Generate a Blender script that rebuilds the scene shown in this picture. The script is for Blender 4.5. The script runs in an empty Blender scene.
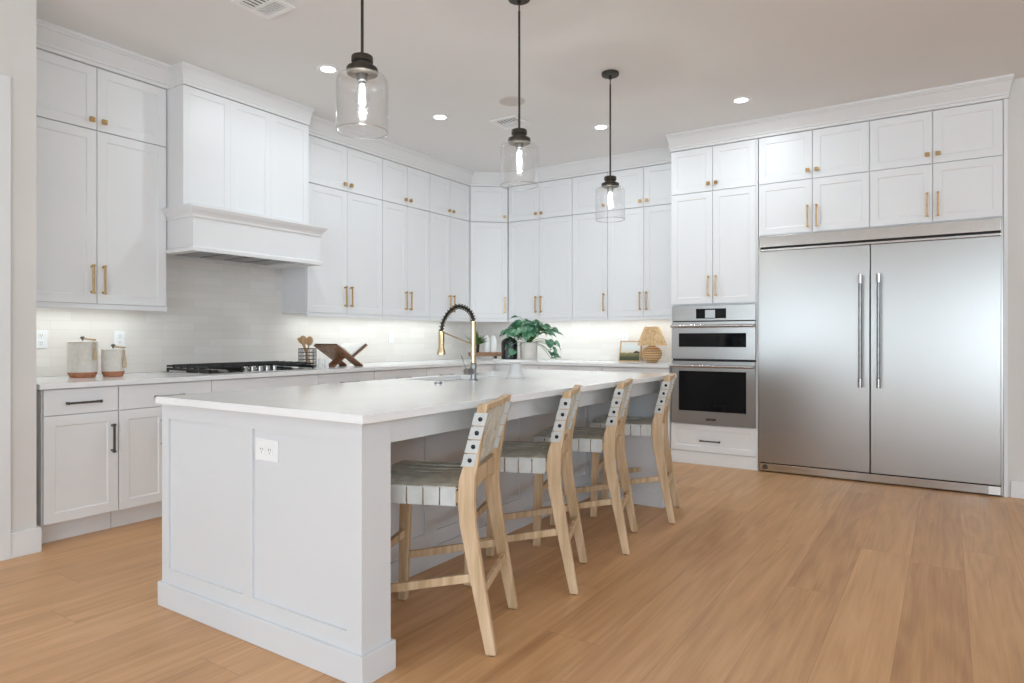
import bpy, bmesh, math, random
from mathutils import Vector, Matrix
random.seed(7)
PI = math.pi
R = math.radians
sc = bpy.context.scene
COL = sc.collection

# ------------------------------------------------------------------ camera
H = 1.175
FPX = 659.3
cam_d = bpy.data.cameras.new('camera')
cam = bpy.data.objects.new('camera', cam_d)
COL.objects.link(cam)
cam.location = (0, 0, H)
cam.rotation_euler = (PI / 2, 0, R(33.41))
cam_d.sensor_width = 36
cam_d.lens = FPX * 36 / 1024
cam_d.shift_y = -3.73 / 1024
cam_d.clip_start = .02
sc.camera = cam
sc.view_settings.view_transform = 'Standard'
sc.view_settings.look = 'None'
sc.view_settings.gamma = 1
sc.view_settings.use_curve_mapping = False
sc.cycles.diffuse_bounces = 8
sc.cycles.max_bounces = 14
sc.cycles.transparent_max_bounces = 12
sc.view_settings.exposure = 0.12
sc.view_settings.use_white_balance = True
sc.view_settings.white_balance_temperature = 5720
sc.view_settings.white_balance_tint = 1.5

# ------------------------------------------------------------------ daylight
world = bpy.data.worlds.new('daylight')
sc.world = world
world.use_nodes = True
world.node_tree.nodes['Background'].inputs[0].default_value = (.93, .965, 1.0, 1)
world.node_tree.nodes['Background'].inputs[1].default_value = 6.1

CEIL = 3.08


def area(name, loc, rot, sx, sy, power, color=(1, 1, 1), portal=False, parent=None):
    l = bpy.data.lights.new(name, 'AREA')
    l.shape = 'RECTANGLE'
    l.size = sx
    l.size_y = sy
    l.energy = power
    l.color = color
    if portal:
        l.cycles.is_portal = True
    o = bpy.data.objects.new(name, l)
    o.location = loc
    o.rotation_euler = rot
    COL.objects.link(o)
    if parent:
        o.parent = parent
    return o


# window openings out of view behind the camera, sized and placed to balance the light
YB, XR = -4.6, 4.4
BACK_WIN = [(-4.1, -1.8), (.3, 3.9)]
BW_Z = (.06, 2.40)
RIGHT_WIN = [(-4.0, -1.2), (-.8, 2.6)]
RW_Z = (1.75, 2.90)
for a, b in BACK_WIN:
    area('window_portal', ((a + b) / 2, YB - .12, sum(BW_Z) / 2), (R(90), 0, 0), b - a, BW_Z[1] - BW_Z[0], 1, portal=True)
for a, b in RIGHT_WIN:
    area('window_portal', (XR + .12, (a + b) / 2, sum(RW_Z) / 2), (R(90), 0, R(90)), b - a, RW_Z[1] - RW_Z[0], 1, portal=True)


# ------------------------------------------------------------------ materials
def mat(name, color=(.8, .8, .8), rough=.5, metal=0, spec=.5, **kw):
    m = bpy.data.materials.new(name)
    m.use_nodes = True
    b = m.node_tree.nodes['Principled BSDF']
    b.inputs['Base Color'].default_value = (*color, 1)
    b.inputs['Roughness'].default_value = rough
    b.inputs['Metallic'].default_value = metal
    b.inputs['Specular IOR Level'].default_value = spec
    for k, v in kw.items():
        b.inputs[k].default_value = v
    return m


def nodes(m):
    return m.node_tree.nodes, m.node_tree.links, m.node_tree.nodes['Principled BSDF']


def noise_tint(m, c1, c2, scale=(1, 1, 1), ns=5, detail=4, bump=0, lo=.35, hi=.65, bdist=.002):
    N, L, b = nodes(m)
    tc = N.new('ShaderNodeTexCoord')
    mp = N.new('ShaderNodeMapping')
    mp.inputs['Scale'].default_value = scale
    nz = N.new('ShaderNodeTexNoise')
    nz.inputs['Scale'].default_value = ns
    nz.inputs['Detail'].default_value = detail
    cr = N.new('ShaderNodeValToRGB')
    cr.color_ramp.elements[0].position = lo
    cr.color_ramp.elements[1].position = hi
    cr.color_ramp.elements[0].color = (*c1, 1)
    cr.color_ramp.elements[1].color = (*c2, 1)
    L.new(tc.outputs['Object'], mp.inputs[0])
    L.new(mp.outputs[0], nz.inputs[0])
    L.new(nz.outputs[0], cr.inputs[0])
    L.new(cr.outputs[0], b.inputs['Base Color'])
    if bump:
        bp = N.new('ShaderNodeBump')
        bp.inputs['Strength'].default_value = bump
        bp.inputs['Distance'].default_value = bdist
        L.new(nz.outputs[0], bp.inputs['Height'])
        L.new(bp.outputs[0], b.inputs['Normal'])
    return m


M_cab = noise_tint(mat('cabinet_paint', (.77, .775, .785), .38), (.81, .818, .834), (.823, .831, .847), ns=1.2)
M_isl = noise_tint(mat('island_paint', (.74, .745, .755), .4), (.67, .683, .705), (.685, .698, .72), ns=1.2)
M_trim = noise_tint(mat('trim_paint', (.78, .78, .79), .42), (.765, .77, .78), (.785, .79, .8), ns=1.5)
M_wall = noise_tint(mat('wall_paint', (.6, .57, .54), .85), (.70, .685, .665), (.72, .705, .685), ns=2)
M_ceil = noise_tint(mat('ceiling_paint', (.6, .58, .55), .9), (.79, .795, .795), (.81, .815, .815), ns=1.1)
M_quartz = noise_tint(mat('quartz', (.8, .8, .8), .14, 0, .5), (.79, .80, .815), (.84, .85, .865), (1, .5, 1), ns=2.2, detail=6, lo=.3, hi=.5)
M_brass = noise_tint(mat('brass', (.6, .42, .2), .32, 1), (.50, .33, .14), (.60, .41, .19), ns=30)
M_gold = noise_tint(mat('champagne_brass', (.7, .55, .33), .22, 1), (.62, .49, .29), (.72, .58, .37), ns=20)
M_pewter = noise_tint(mat('dark_pewter', (.12, .11, .10), .35, .9), (.10, .095, .085), (.17, .155, .135), ns=30)
M_bronze = noise_tint(mat('dark_bronze', (.04, .034, .028), .45, .6), (.035, .03, .024), (.06, .05, .04), ns=20)
M_nickel = noise_tint(mat('brushed_nickel', (.3, .3, .3), .3, 1), (.26, .26, .26), (.34, .34, .34), ns=20)
M_black = noise_tint(mat('cast_iron', (.012, .012, .012), .5), (.010, .010, .010), (.02, .02, .02), ns=40)
M_blackgloss = noise_tint(mat('black_glaze', (.012, .012, .013), .25), (.010, .010, .011), (.016, .016, .017), ns=8)
M_white = noise_tint(mat('white_ceramic', (.83, .83, .82), .25), (.80, .80, .79), (.85, .85, .84), ns=5)
M_plastic = noise_tint(mat('white_plastic', (.86, .86, .85), .35), (.82, .83, .84), (.86, .87, .88), ns=5)
M_dark = noise_tint(mat('dark_slot', (.02, .02, .02), .6), (.018, .018, .018), (.03, .03, .03), ns=9)
M_glassblack = noise_tint(mat('black_glass', (.006, .006, .007), .06, 0, .2), (.005, .005, .006), (.008, .008, .009), ns=3)
M_cream = noise_tint(mat('cream_stoneware', (.62, .58, .52), .55), (.66, .62, .56), (.72, .68, .62), ns=40, detail=2, bump=.1)
M_terra = noise_tint(mat('terracotta', (.42, .17, .08), .7), (.36, .15, .07), (.47, .21, .11), ns=25)
M_jute = noise_tint(mat('jute', (.45, .33, .2), .85), (.46, .34, .20), (.62, .49, .33), ns=90, bump=.4)
M_spoon = noise_tint(mat('spoon_wood', (.55, .36, .19), .6), (.46, .28, .13), (.62, .42, .23), (1, 1, .15), ns=40)
M_walnut = noise_tint(mat('walnut', (.22, .11, .05), .5), (.17, .08, .04), (.32, .17, .09), (1, .12, 1), ns=40)
M_oaklight = noise_tint(mat('honey_wood', (.5, .3, .14), .5), (.42, .25, .11), (.56, .35, .18), (1, .12, 1), ns=40)
M_stool = noise_tint(mat('stool_wood', (.5, .36, .22), .55), (.46, .32, .175), (.68, .51, .33), (1, 1, .10), ns=34, detail=5, bump=.1)
M_leather = noise_tint(mat('grey_leather', (.38, .37, .33), .6), (.54, .53, .46), (.72, .71, .63), ns=16, detail=5, bump=.15)
M_leatherp = noise_tint(mat('pale_grey_leather', (.5, .5, .48), .6), (.55, .565, .555), (.65, .665, .655), ns=12, detail=4, bump=.1)
M_paper = noise_tint(mat('paper', (.8, .79, .76), .8), (.74, .73, .70), (.83, .82, .79), (1, 60, 1), ns=3)
M_soil = noise_tint(mat('soil', (.04, .03, .02), .9), (.03, .02, .012), (.06, .04, .03), ns=80)
M_leaf = noise_tint(mat('pothos_leaf', (.05, .16, .07), .4), (.04, .16, .07), (.27, .48, .33), ns=22, detail=3)
M_herb = noise_tint(mat('herb_leaf', (.06, .14, .03), .5), (.03, .085, .015), (.12, .22, .05), ns=30)
M_pot = noise_tint(mat('pale_pot', (.66, .62, .57), .5), (.62, .58, .53), (.70, .66, .61), ns=12)
M_screw = noise_tint(mat('black_screw', (.015, .015, .018), .25, .8), (.012, .012, .014), (.03, .03, .033), ns=50)
M_sponge = noise_tint(mat('faucet_spring', (.03, .025, .02), .35, .7), (.02, .017, .012), (.06, .05, .03), ns=60)
M_hoodsteel = noise_tint(mat('hood_steel', (.3, .3, .3), .35, 1), (.25, .25, .25), (.35, .35, .35), ns=10)


def make_steel(name, c, rough, scale):
    m = mat(name, c, rough, 1)
    N, L, b = nodes(m)
    tc = N.new('ShaderNodeTexCoord'); mp = N.new('ShaderNodeMapping'); mp.inputs['Scale'].default_value = scale
    nz = N.new('ShaderNodeTexNoise'); nz.inputs['Scale'].default_value = 6; nz.inputs['Detail'].default_value = 3
    mr = N.new('ShaderNodeMapRange'); mr.inputs[3].default_value = rough - .01; mr.inputs[4].default_value = rough + .015
    L.new(tc.outputs['Object'], mp.inputs[0]); L.new(mp.outputs[0], nz.inputs[0]); L.new(nz.outputs[0], mr.inputs[0])
    L.new(mr.outputs[0], b.inputs['Roughness'])
    b.inputs['Anisotropic'].default_value = .4
    return m


M_steel = make_steel('stainless_steel', (.395, .382, .368), .30, (.6, 1, 60))
M_steelb = make_steel('bright_steel', (.52, .51, .50), .18, (60, 1, .6))


def make_floor():
    m = mat('oak_planks', (.5, .33, .2), .38)
    N, L, b = nodes(m)
    tc = N.new('ShaderNodeTexCoord')
    sep = N.new('ShaderNodeSeparateXYZ')
    L.new(tc.outputs['Object'], sep.inputs[0])

    def ma(op, a, bb=None, c=None):
        n = N.new('ShaderNodeMath'); n.operation = op
        for i, v in enumerate((a, bb, c)):
            if v is None: continue
            if isinstance(v, (int, float)): n.inputs[i].default_value = v
            else: L.new(v, n.inputs[i])
        return n.outputs[0]
    W, LEN = .236, 2.3
    xs = ma('DIVIDE', ma('ADD', sep.outputs[0], .162), W)
    xi = ma('FLOOR', xs)
    xf = ma('SUBTRACT', xs, xi)
    wn = N.new('ShaderNodeTexWhiteNoise'); wn.noise_dimensions = '1D'
    L.new(xi, wn.inputs['W'])
    ys = ma('ADD', ma('DIVIDE', sep.outputs[1], LEN), ma('MULTIPLY', wn.outputs[0], 7.3))
    yi = ma('FLOOR', ys)
    yf = ma('SUBTRACT', ys, yi)
    cb = N.new('ShaderNodeCombineXYZ')
    L.new(xi, cb.inputs[0]); L.new(yi, cb.inputs[1])
    w2 = N.new('ShaderNodeTexWhiteNoise'); w2.noise_dimensions = '2D'
    L.new(cb.outputs[0], w2.inputs['Vector'])
    # wood grain, shifted per plank
    off = N.new('ShaderNodeVectorMath'); off.operation = 'SCALE'
    L.new(w2.outputs['Color'], off.inputs[0]); off.inputs['Scale'].default_value = 13
    add = N.new('ShaderNodeVectorMath'); add.operation = 'ADD'
    L.new(tc.outputs['Object'], add.inputs[0]); L.new(off.outputs[0], add.inputs[1])
    mp = N.new('ShaderNodeMapping'); mp.inputs['Scale'].default_value = (15, .9, 1)
    L.new(add.outputs[0], mp.inputs[0])
    n1 = N.new('ShaderNodeTexNoise'); n1.inputs['Scale'].default_value = 1.0; n1.inputs['Detail'].default_value = 6
    n1.inputs['Roughness'].default_value = .6; n1.inputs['Distortion'].default_value = .6
    L.new(mp.outputs[0], n1.inputs[0])
    mp2 = N.new('ShaderNodeMapping'); mp2.inputs['Scale'].default_value = (90, 2.5, 1)
    L.new(add.outputs[0], mp2.inputs[0])
    n2 = N.new('ShaderNodeTexNoise'); n2.inputs['Scale'].default_value = 1.0; n2.inputs['Detail'].default_value = 4
    L.new(mp2.outputs[0], n2.inputs[0])
    mp3 = N.new('ShaderNodeMapping'); mp3.inputs['Scale'].default_value = (5, .55, 1)
    L.new(add.outputs[0], mp3.inputs[0])
    n3 = N.new('ShaderNodeTexNoise'); n3.inputs['Scale'].default_value = 1.0; n3.inputs['Detail'].default_value = 2
    L.new(mp3.outputs[0], n3.inputs[0])
    rings = ma('PINGPONG', ma('MULTIPLY', n3.outputs[0], 14), 1)
    g = ma('ADD', ma('MULTIPLY', n1.outputs[0], .52), ma('MULTIPLY', n2.outputs[0], .24))
    g = ma('ADD', g, ma('MULTIPLY', rings, .09))
    g = ma('ADD', g, ma('ADD', ma('MULTIPLY', w2.outputs[0], .16), .03))
    cr = N.new('ShaderNodeValToRGB')
    cr.color_ramp.elements[0].position = .28
    cr.color_ramp.elements[0].color = (.38, .19, .082, 1)
    cr.color_ramp.elements[1].position = .80
    cr.color_ramp.elements[1].color = (.74, .455, .235, 1)
    e = cr.color_ramp.elements.new(.55); e.color = (.58, .335, .155, 1)
    L.new(g, cr.inputs[0])
    # seams
    sx = ma('LESS_THAN', ma('MINIMUM', xf, ma('SUBTRACT', 1, xf)), .006)
    sy = ma('LESS_THAN', ma('MINIMUM', yf, ma('SUBTRACT', 1, yf)), .0007)
    s = ma('MAXIMUM', sx, sy)
    mx = N.new('ShaderNodeMix'); mx.data_type = 'RGBA'
    L.new(ma('MULTIPLY', s, .38), mx.inputs['Factor']); L.new(cr.outputs[0], mx.inputs['A'])
    mx.inputs['B'].default_value = (.22, .11, .05, 1)
    L.new(mx.outputs['Result'], b.inputs['Base Color'])
    mr = N.new('ShaderNodeMapRange'); mr.inputs[3].default_value = .33; mr.inputs[4].default_value = .46
    L.new(n1.outputs[0], mr.inputs[0]); L.new(mr.outputs[0], b.inputs['Roughness'])
    bp = N.new('ShaderNodeBump'); bp.inputs['Strength'].default_value = .08; bp.inputs['Distance'].default_value = .001
    L.new(ma('SUBTRACT', n2.outputs[0], s), bp.inputs['Height']); L.new(bp.outputs[0], b.inputs['Normal'])
    return m


M_floor = make_floor()


def make_tile():
    m = mat('backsplash_tile', (.7, .68, .65), .3)
    N, L, b = nodes(m)
    tc = N.new('ShaderNodeTexCoord')
    sep = N.new('ShaderNodeSeparateXYZ'); L.new(tc.outputs['Object'], sep.inputs[0])
    ad = N.new('ShaderNodeMath'); ad.operation = 'ADD'; L.new(sep.outputs[0], ad.inputs[0]); L.new(sep.outputs[1], ad.inputs[1])
    cb = N.new('ShaderNodeCombineXYZ'); L.new(ad.outputs[0], cb.inputs[0]); L.new(sep.outputs[2], cb.inputs[1])
    br = N.new('ShaderNodeTexBrick')
    br.offset = .5; br.offset_frequency = 3
    br.inputs['Scale'].default_value = 1
    br.inputs['Mortar Size'].default_value = .0012
    br.inputs['Mortar Smooth'].default_value = .4
    br.inputs['Brick Width'].default_value = .25
    br.inputs['Row Height'].default_value = .0615
    br.inputs['Color1'].default_value = (.75, .72, .68, 1)
    br.inputs['Color2'].default_value = (.81, .78, .745, 1)
    br.inputs['Mortar'].default_value = (.68, .65, .61, 1)
    L.new(cb.outputs[0], br.inputs['Vector'])
    L.new(br.outputs['Color'], b.inputs['Base Color'])
    bp = N.new('ShaderNodeBump'); bp.inputs['Strength'].default_value = .25; bp.inputs['Distance'].default_value = .002
    bp.invert = True
    L.new(br.outputs['Fac'], bp.inputs['Height']); L.new(bp.outputs[0], b.inputs['Normal'])
    return m


M_tile = make_tile()


def emis(name, color, strength):
    m = mat(name, color, .5)
    b = m.node_tree.nodes['Principled BSDF']
    b.inputs['Emission Color'].default_value = (*color, 1)
    b.inputs['Emission Strength'].default_value = strength
    return m


M_lens = emis('lamp_lens', (1, .97, .92), 6)
M_filament = emis('filament', (1, .95, .86), 22)
M_leddisp = emis('oven_display', (.5, .52, .54), .15)


def thin_glass(name, tint=.96, rough=.02, minr=.05):
    m = bpy.data.materials.new(name); m.use_nodes = True
    N, L = m.node_tree.nodes, m.node_tree.links
    N.clear()
    o = N.new('ShaderNodeOutputMaterial'); t = N.new('ShaderNodeBsdfTransparent'); g = N.new('ShaderNodeBsdfGlossy')
    t.inputs[0].default_value = (tint, tint, tint, 1); g.inputs['Roughness'].default_value = rough
    lw = N.new('ShaderNodeLayerWeight'); lw.inputs[0].default_value = .12
    nz = N.new('ShaderNodeTexNoise'); nz.inputs['Scale'].default_value = 60
    bp = N.new('ShaderNodeBump'); bp.inputs['Strength'].default_value = .25; bp.inputs['Distance'].default_value = .001
    L.new(nz.outputs[0], bp.inputs['Height']); L.new(bp.outputs[0], g.inputs['Normal'])
    mr = N.new('ShaderNodeMapRange'); mr.inputs[3].default_value = minr; mr.inputs[4].default_value = .85
    L.new(lw.outputs['Facing'], mr.inputs[0])
    mx = N.new('ShaderNodeMixShader'); L.new(mr.outputs[0], mx.inputs[0]); L.new(t.outputs[0], mx.inputs[1]); L.new(g.outputs[0], mx.inputs[2])
    L.new(mx.outputs[0], o.inputs[0])
    return m


M_glass = thin_glass('clear_glass', .999, .02, .02)
M_rim = thin_glass('glass_rim', .9, .1, .35)
M_bulbglass = thin_glass('bulb_glass', .99, .05, .02)


# ------------------------------------------------------------------ mesh helpers
def V(*a): return Vector(a)


def bx(bm, x0, x1, y0, y1, z0, z1, mtx=None):
    vs = [bm.verts.new(V(x, y, z)) for z in (z0, z1) for y in (y0, y1) for x in (x0, x1)]
    for f in ((0, 2, 3, 1), (4, 5, 7, 6), (0, 1, 5, 4), (2, 6, 7, 3), (0, 4, 6, 2), (1, 3, 7, 5)):
        bm.faces.new([vs[i] for i in f])
    if mtx is not None:
        for v in vs: v.co = mtx @ v.co
    return vs


def prism(bm, pts, axis, a0, a1, mtx=None):
    """closed 2-D polygon extruded along an axis; pts are in the two other axes, in order"""
    def mk(p, a):
        if axis == 'x': return V(a, p[0], p[1])
        if axis == 'y': return V(p[0], a, p[1])
        return V(p[0], p[1], a)
    A = [bm.verts.new(mk(p, a0)) for p in pts]
    B = [bm.verts.new(mk(p, a1)) for p in pts]
    n = len(pts)
    bm.faces.new(A); bm.faces.new(B[::-1])
    for i in range(n):
        bm.faces.new([A[i], B[i], B[(i + 1) % n], A[(i + 1) % n]])
    if mtx is not None:
        for v in A + B: v.co = mtx @ v.co


def lathe(bm, prof, n=32, c=(0, 0, 0), axis='z', caps=True):
    rings = []
    for r, h in prof:
        ring = []
        for i in range(n):
            a = 2 * PI * i / n
            p = (r * math.cos(a), r * math.sin(a), h)
            if axis == 'x': p = (h, p[0], p[1])
            if axis == 'y': p = (p[0], h, p[1])
            ring.append(bm.verts.new(V(*p) + V(*c)))
        rings.append(ring)
    for a, b in zip(rings, rings[1:]):
        for i in range(n):
            bm.faces.new([a[i], a[(i + 1) % n], b[(i + 1) % n], b[i]])
    if caps:
        bm.faces.new(rings[0][::-1]); bm.faces.new(rings[-1])


def tube(bm, pts, r, n=10, caps=True, radii=None):
    pts = [V(*p) for p in pts]
    rings = []
    up = V(0, 0, 1)
    for i, p in enumerate(pts):
        t = (pts[min(i + 1, len(pts) - 1)] - pts[max(i - 1, 0)]).normalized()
        if i == 0:
            s = t.cross(up)
            if s.length < .05: s = t.cross(V(1, 0, 0))
            s.normalize()
        else:
            s = (s - t * s.dot(t)).normalized()
        q = t.cross(s)
        rr = radii[i] if radii else r
        rings.append([bm.verts.new(p + (s * math.cos(2 * PI * k / n) + q * math.sin(2 * PI * k / n)) * rr) for k in range(n)])
    for a, b in zip(rings, rings[1:]):
        for k in range(n):
            bm.faces.new([a[k], a[(k + 1) % n], b[(k + 1) % n], b[k]])
    if caps:
        bm.faces.new(rings[0][::-1]); bm.faces.new(rings[-1])


def beam(bm, p0, p1, w, h, up=(0, 0, 1)):
    """rectangular bar from p0 to p1: w sideways, h along up"""
    p0, p1 = V(*p0), V(*p1)
    t = (p1 - p0).normalized()
    s = t.cross(V(*up)).normalized()
    q = s.cross(t)
    vs = []
    for p in (p0, p1):
        vs.append([bm.verts.new(p + s * a * w / 2 + q * b * h / 2) for a, b in ((-1, -1), (1, -1), (1, 1), (-1, 1))])
    A, B = vs
    bm.faces.new(A); bm.faces.new(B[::-1])
    for i in range(4): bm.faces.new([A[i], B[i], B[(i + 1) % 4], A[(i + 1) % 4]])


def NB(): return bmesh.new()


def obj(name, bm, m, parent=None, smooth=False, bevel=0, seg=2, loc=None, rz=None, ang=35):
    bmesh.ops.recalc_face_normals(bm, faces=bm.faces[:])
    me = bpy.data.meshes.new(name)
    bm.to_mesh(me); bm.free()
    if smooth:
        me.polygons.foreach_set('use_smooth', [True] * len(me.polygons))
        me.set_sharp_from_angle(angle=R(ang))
    me.materials.append(m)
    o = bpy.data.objects.new(name, me)
    COL.objects.link(o)
    if parent: o.parent = parent
    if loc: o.location = loc
    if rz is not None: o.rotation_euler = (0, 0, rz)
    if bevel:
        md = o.modifiers.new('bevel', 'BEVEL'); md.width = bevel; md.segments = seg; md.limit_method = 'ANGLE'
    return o


def tag(o, label, cat, group=None, kind=None):
    o['label'] = label; o['category'] = cat
    if group: o['group'] = group
    if kind: o['kind'] = kind
    return o


def thing(name, label, cat, loc=(0, 0, 0), rz=0, group=None):
    o = bpy.data.objects.new(name, None); COL.objects.link(o)
    o.location = loc; o.rotation_euler = (0, 0, rz); o.empty_display_size = .05
    return tag(o, label, cat, group)


def struct(name, bm, m, bevel=0, smooth=False):
    o = obj(name, bm, m, bevel=bevel, smooth=smooth); o['kind'] = 'structure'
    return o


def kids(o): return [c for c in bpy.data.objects if c.parent == o]


def dup(src, loc, rz, label):
    r = src.copy(); COL.objects.link(r); r.location = loc; r.rotation_euler = (0, 0, rz); r['label'] = label
    for ch in kids(src):
        c = ch.copy(); COL.objects.link(c); c.parent = r
        for g in kids(ch):
            d = g.copy(); COL.objects.link(d); d.parent = c
    return r


# ------------------------------------------------------------------ room shell
XA = -4.97    # cooktop wall
YW = 6.765    # far wall
bm = NB(); bx(bm, -5.2, XR + .2, YB - .2, 6.95, -.05, 0); struct('floor', bm, M_floor)
bm = NB(); bx(bm, -5.2, XR + .2, YB - .2, 6.95, CEIL, CEIL + .1); struct('ceiling', bm, M_ceil)
bm = NB(); bx(bm, XA - .15, XA, 1.583, 6.95, 0, CEIL); struct('wall_cooktop', bm, M_wall)
bm = NB(); bx(bm, XA, .372, YW, YW + .15, 0, CEIL); struct('wall_far', bm, M_wall)
bm = NB(); bx(bm, .374, XR + .15, 6.082, 6.25, 0, CEIL); struct('wall_beside_fridge', bm, M_wall)
bm = NB()
bx(bm, -4.4, -4.17, 1.345, 1.583, 0, CEIL); bx(bm, -4.4, -4.17, .43, 1.345, 2.46, CEIL); bx(bm, -4.4, -4.17, YB, .43, 0, CEIL)
bx(bm, -5.12, -4.4, 1.46, 1.583, 0, CEIL)
struct('wall_left', bm, M_wall)


def holed_wall(name, fixed, t0, t1, wins, z, axis, th=.15):
    bm = NB()
    cuts = [t0] + [q for w in wins for q in w] + [t1]
    def b(a0, a1, z0, z1):
        if axis == 'x': bx(bm, a0, a1, fixed - th, fixed, z0, z1)
        else: bx(bm, fixed, fixed + th, a0, a1, z0, z1)
    for i in range(0, len(cuts), 2): b(cuts[i], cuts[i + 1], 0, CEIL)
    for a, c in wins:
        b(a, c, 0, z[0]); b(a, c, z[1], CEIL)
    struct(name, bm, M_wall)


holed_wall('wall_back', YB, -4.4, XR, BACK_WIN, BW_Z, 'x')
holed_wall('wall_right', XR, YB - .15, 6.25, RIGHT_WIN, RW_Z, 'y')
wi = 0
for wins, z, ax in ((BACK_WIN, BW_Z, 'x'), (RIGHT_WIN, RW_Z, 'y')):
    for a, c in wins:
        wi += 1
        bm = NB()
        f = YB if ax == 'x' else XR
        mid = (a + c) / 2
        segs = [(a, a + .06, *z), (c - .06, c, *z), (mid - .02, mid + .02, *z), (a, c, z[0], z[0] + .06), (a, c, z[1] - .06, z[1])]
        for s in segs:
            if ax == 'x': bx(bm, s[0], s[1], f - .11, f - .05, s[2], s[3])
            else: bx(bm, f + .05, f + .11, s[0], s[1], s[2], s[3])
        struct('window_%d' % wi, bm, M_trim)  # frames of the unseen openings added to shape the daylight

# left doorway with white casing
bm = NB()
prism(bm, [(1.345, 0), (1.457, 0), (1.457, 2.56), (.318, 2.56), (.318, 0), (.43, 0), (.43, 2.445), (1.345, 2.445)], 'x', -4.17, -4.148)
struct('trim_1', bm, M_trim, bevel=.003)
bm = NB(); bx(bm, -4.28, -4.24, .432, 1.343, .01, 2.44)
for z0, z1 in ((.2, 1.0), (1.15, 2.28)):
    bx(bm, -4.24, -4.236, .56, 1.21, z0, z1)
struct('door_1', bm, M_trim, bevel=.003)
# baseboards
bm = NB(); bx(bm, -4.17, -4.152, 1.457, 1.602, 0, .135); bx(bm, -4.26, -4.17, 1.583, 1.602, 0, .135)
struct('baseboard_left', bm, M_trim, bevel=.003)
bm = NB(); bx(bm, .392, XR, 6.065, 6.082, 0, .125); struct('baseboard_fridge_side', bm, M_trim, bevel=.003)
# ribbed tile above the counters
bm = NB(); bx(bm, XA, XA + .008, 1.585, 6.76, .918, 1.82); bx(bm, XA + .008, -2.20, YW - .008, YW, .918, 1.42)
struct('trim_2', bm, M_tile)


# ------------------------------------------------------------------ crown moulding
def sweep(bm, path, prof, ks=None):
    """path in plan, room on the right-hand side of travel; prof = (outward, z)"""
    n = len(path); P = [V(p[0], p[1]) for p in path]
    offs = []
    for i in range(n):
        def nrm(a, b):
            d = (b - a).normalized(); return V(d.y, -d.x)
        kk = ks or [1] * (n - 1)
        if i == 0: m = nrm(P[0], P[1]) * kk[0]
        elif i == n - 1: m = nrm(P[-2], P[-1]) * kk[-1]
        elif abs(nrm(P[i - 1], P[i]).dot(nrm(P[i], P[i + 1]))) < .01: m = nrm(P[i - 1], P[i]) * kk[i - 1] + nrm(P[i], P[i + 1]) * kk[i]
        else:
            n1, n2 = nrm(P[i - 1], P[i]), nrm(P[i], P[i + 1])
            m = (n1 + n2) / (1 + n1.dot(n2))
        offs.append(m)
    rings = [[bm.verts.new(V(P[i].x + offs[i].x * o, P[i].y + offs[i].y * o, z)) for o, z in prof] for i in range(n)]
    for a, b in zip(rings, rings[1:]):
        for k in range(len(prof)):
            bm.faces.new([a[k], a[(k + 1) % len(prof)], b[(k + 1) % len(prof)], b[k]])
    bm.faces.new(rings[0][::-1]); bm.faces.new(rings[-1])


HX = -4.42; HY0, HY1 = 2.562, 3.637
DA, DB = (-4.62, 6.118), (-4.287, 6.415)
crown = [(-.02, 2.937), (.016, 2.937), (.016, 2.958), (.024, 2.963), (.026, 2.975), (.070, 3.046), (.080, 3.050), (.083, 3.058), (.094, 3.060), (.094, CEIL), (-.02, CEIL)]
bm = NB()
sweep(bm, [(-4.62, 1.585), (-4.62, HY0), (HX, HY0), (HX, HY1), (-4.62, HY1), DA, DB, (-2.20, 6.415)], crown, [1, .28, .3, .32, 1, 1, 1])
struct('trim_3', bm, M_trim)
bm = NB()
sweep(bm, [(-2.19, 6.41), (-2.19, 6.06), (.374, 6.06), (.374, 6.078)], crown, [.12, 1.08, .33])
struct('trim_4', bm, M_trim)


# ------------------------------------------------------------------ cabinets
def shaker(bm, w, h, fr=.058, t=.02, rec=.006):
    """shaker door in local x (0..w), z (0..h), front face at y=-t, back at y=0"""
    y0 = -t; y1 = -t + rec; c = .006
    o = [(0, 0), (w, 0), (w, h), (0, h)]
    i1 = [(fr, fr), (w - fr, fr), (w - fr, h - fr), (fr, h - fr)]
    i2 = [(fr + c, fr + c), (w - fr - c, fr + c), (w - fr - c, h - fr - c), (fr + c, h - fr - c)]
    O = [bm.verts.new(V(x, y0, z)) for x, z in o]
    I = [bm.verts.new(V(x, y0, z)) for x, z in i1]
    J = [bm.verts.new(V(x, y0 + .003, z)) for x, z in i1]
    K = [bm.verts.new(V(x, y1, z)) for x, z in i2]
    B = [bm.verts.new(V(x, 0, z)) for x, z in o]
    for a in range(4):
        b = (a + 1) % 4
        bm.faces.new([O[a], O[b], I[b], I[a]])
        bm.faces.new([I[a], I[b], J[b], J[a]])
        bm.faces.new([J[a], J[b], K[b], K[a]])
        bm.faces.new([O[a], B[a], B[b], O[b]])
    bm.faces.new(K); bm.faces.new(B[::-1])


def handle_v(parent, x, z, length, m, y=-.02):
    bm = NB()
    L2 = length / 2
    bx(bm, -.006, .006, -.038, -.027, -L2, L2)
    for s in (-1, 1):
        bx(bm, -.006, .006, -.030, 0, s * (L2 - .010) - .006, s * (L2 - .010) + .006)
        bx(bm, -.0085, .0085, -.0405, -.024, s * (L2 - .004) - .006, s * (L2 - .004) + .006)
    return obj('handle', bm, m, parent, bevel=.002, loc=(x, y, z))


def handle_h(parent, x, z, length, m, y=-.02):
    o = handle_v(parent, x, z, length, m, y)
    o.rotation_euler = (0, PI / 2, 0)
    return o


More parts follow.
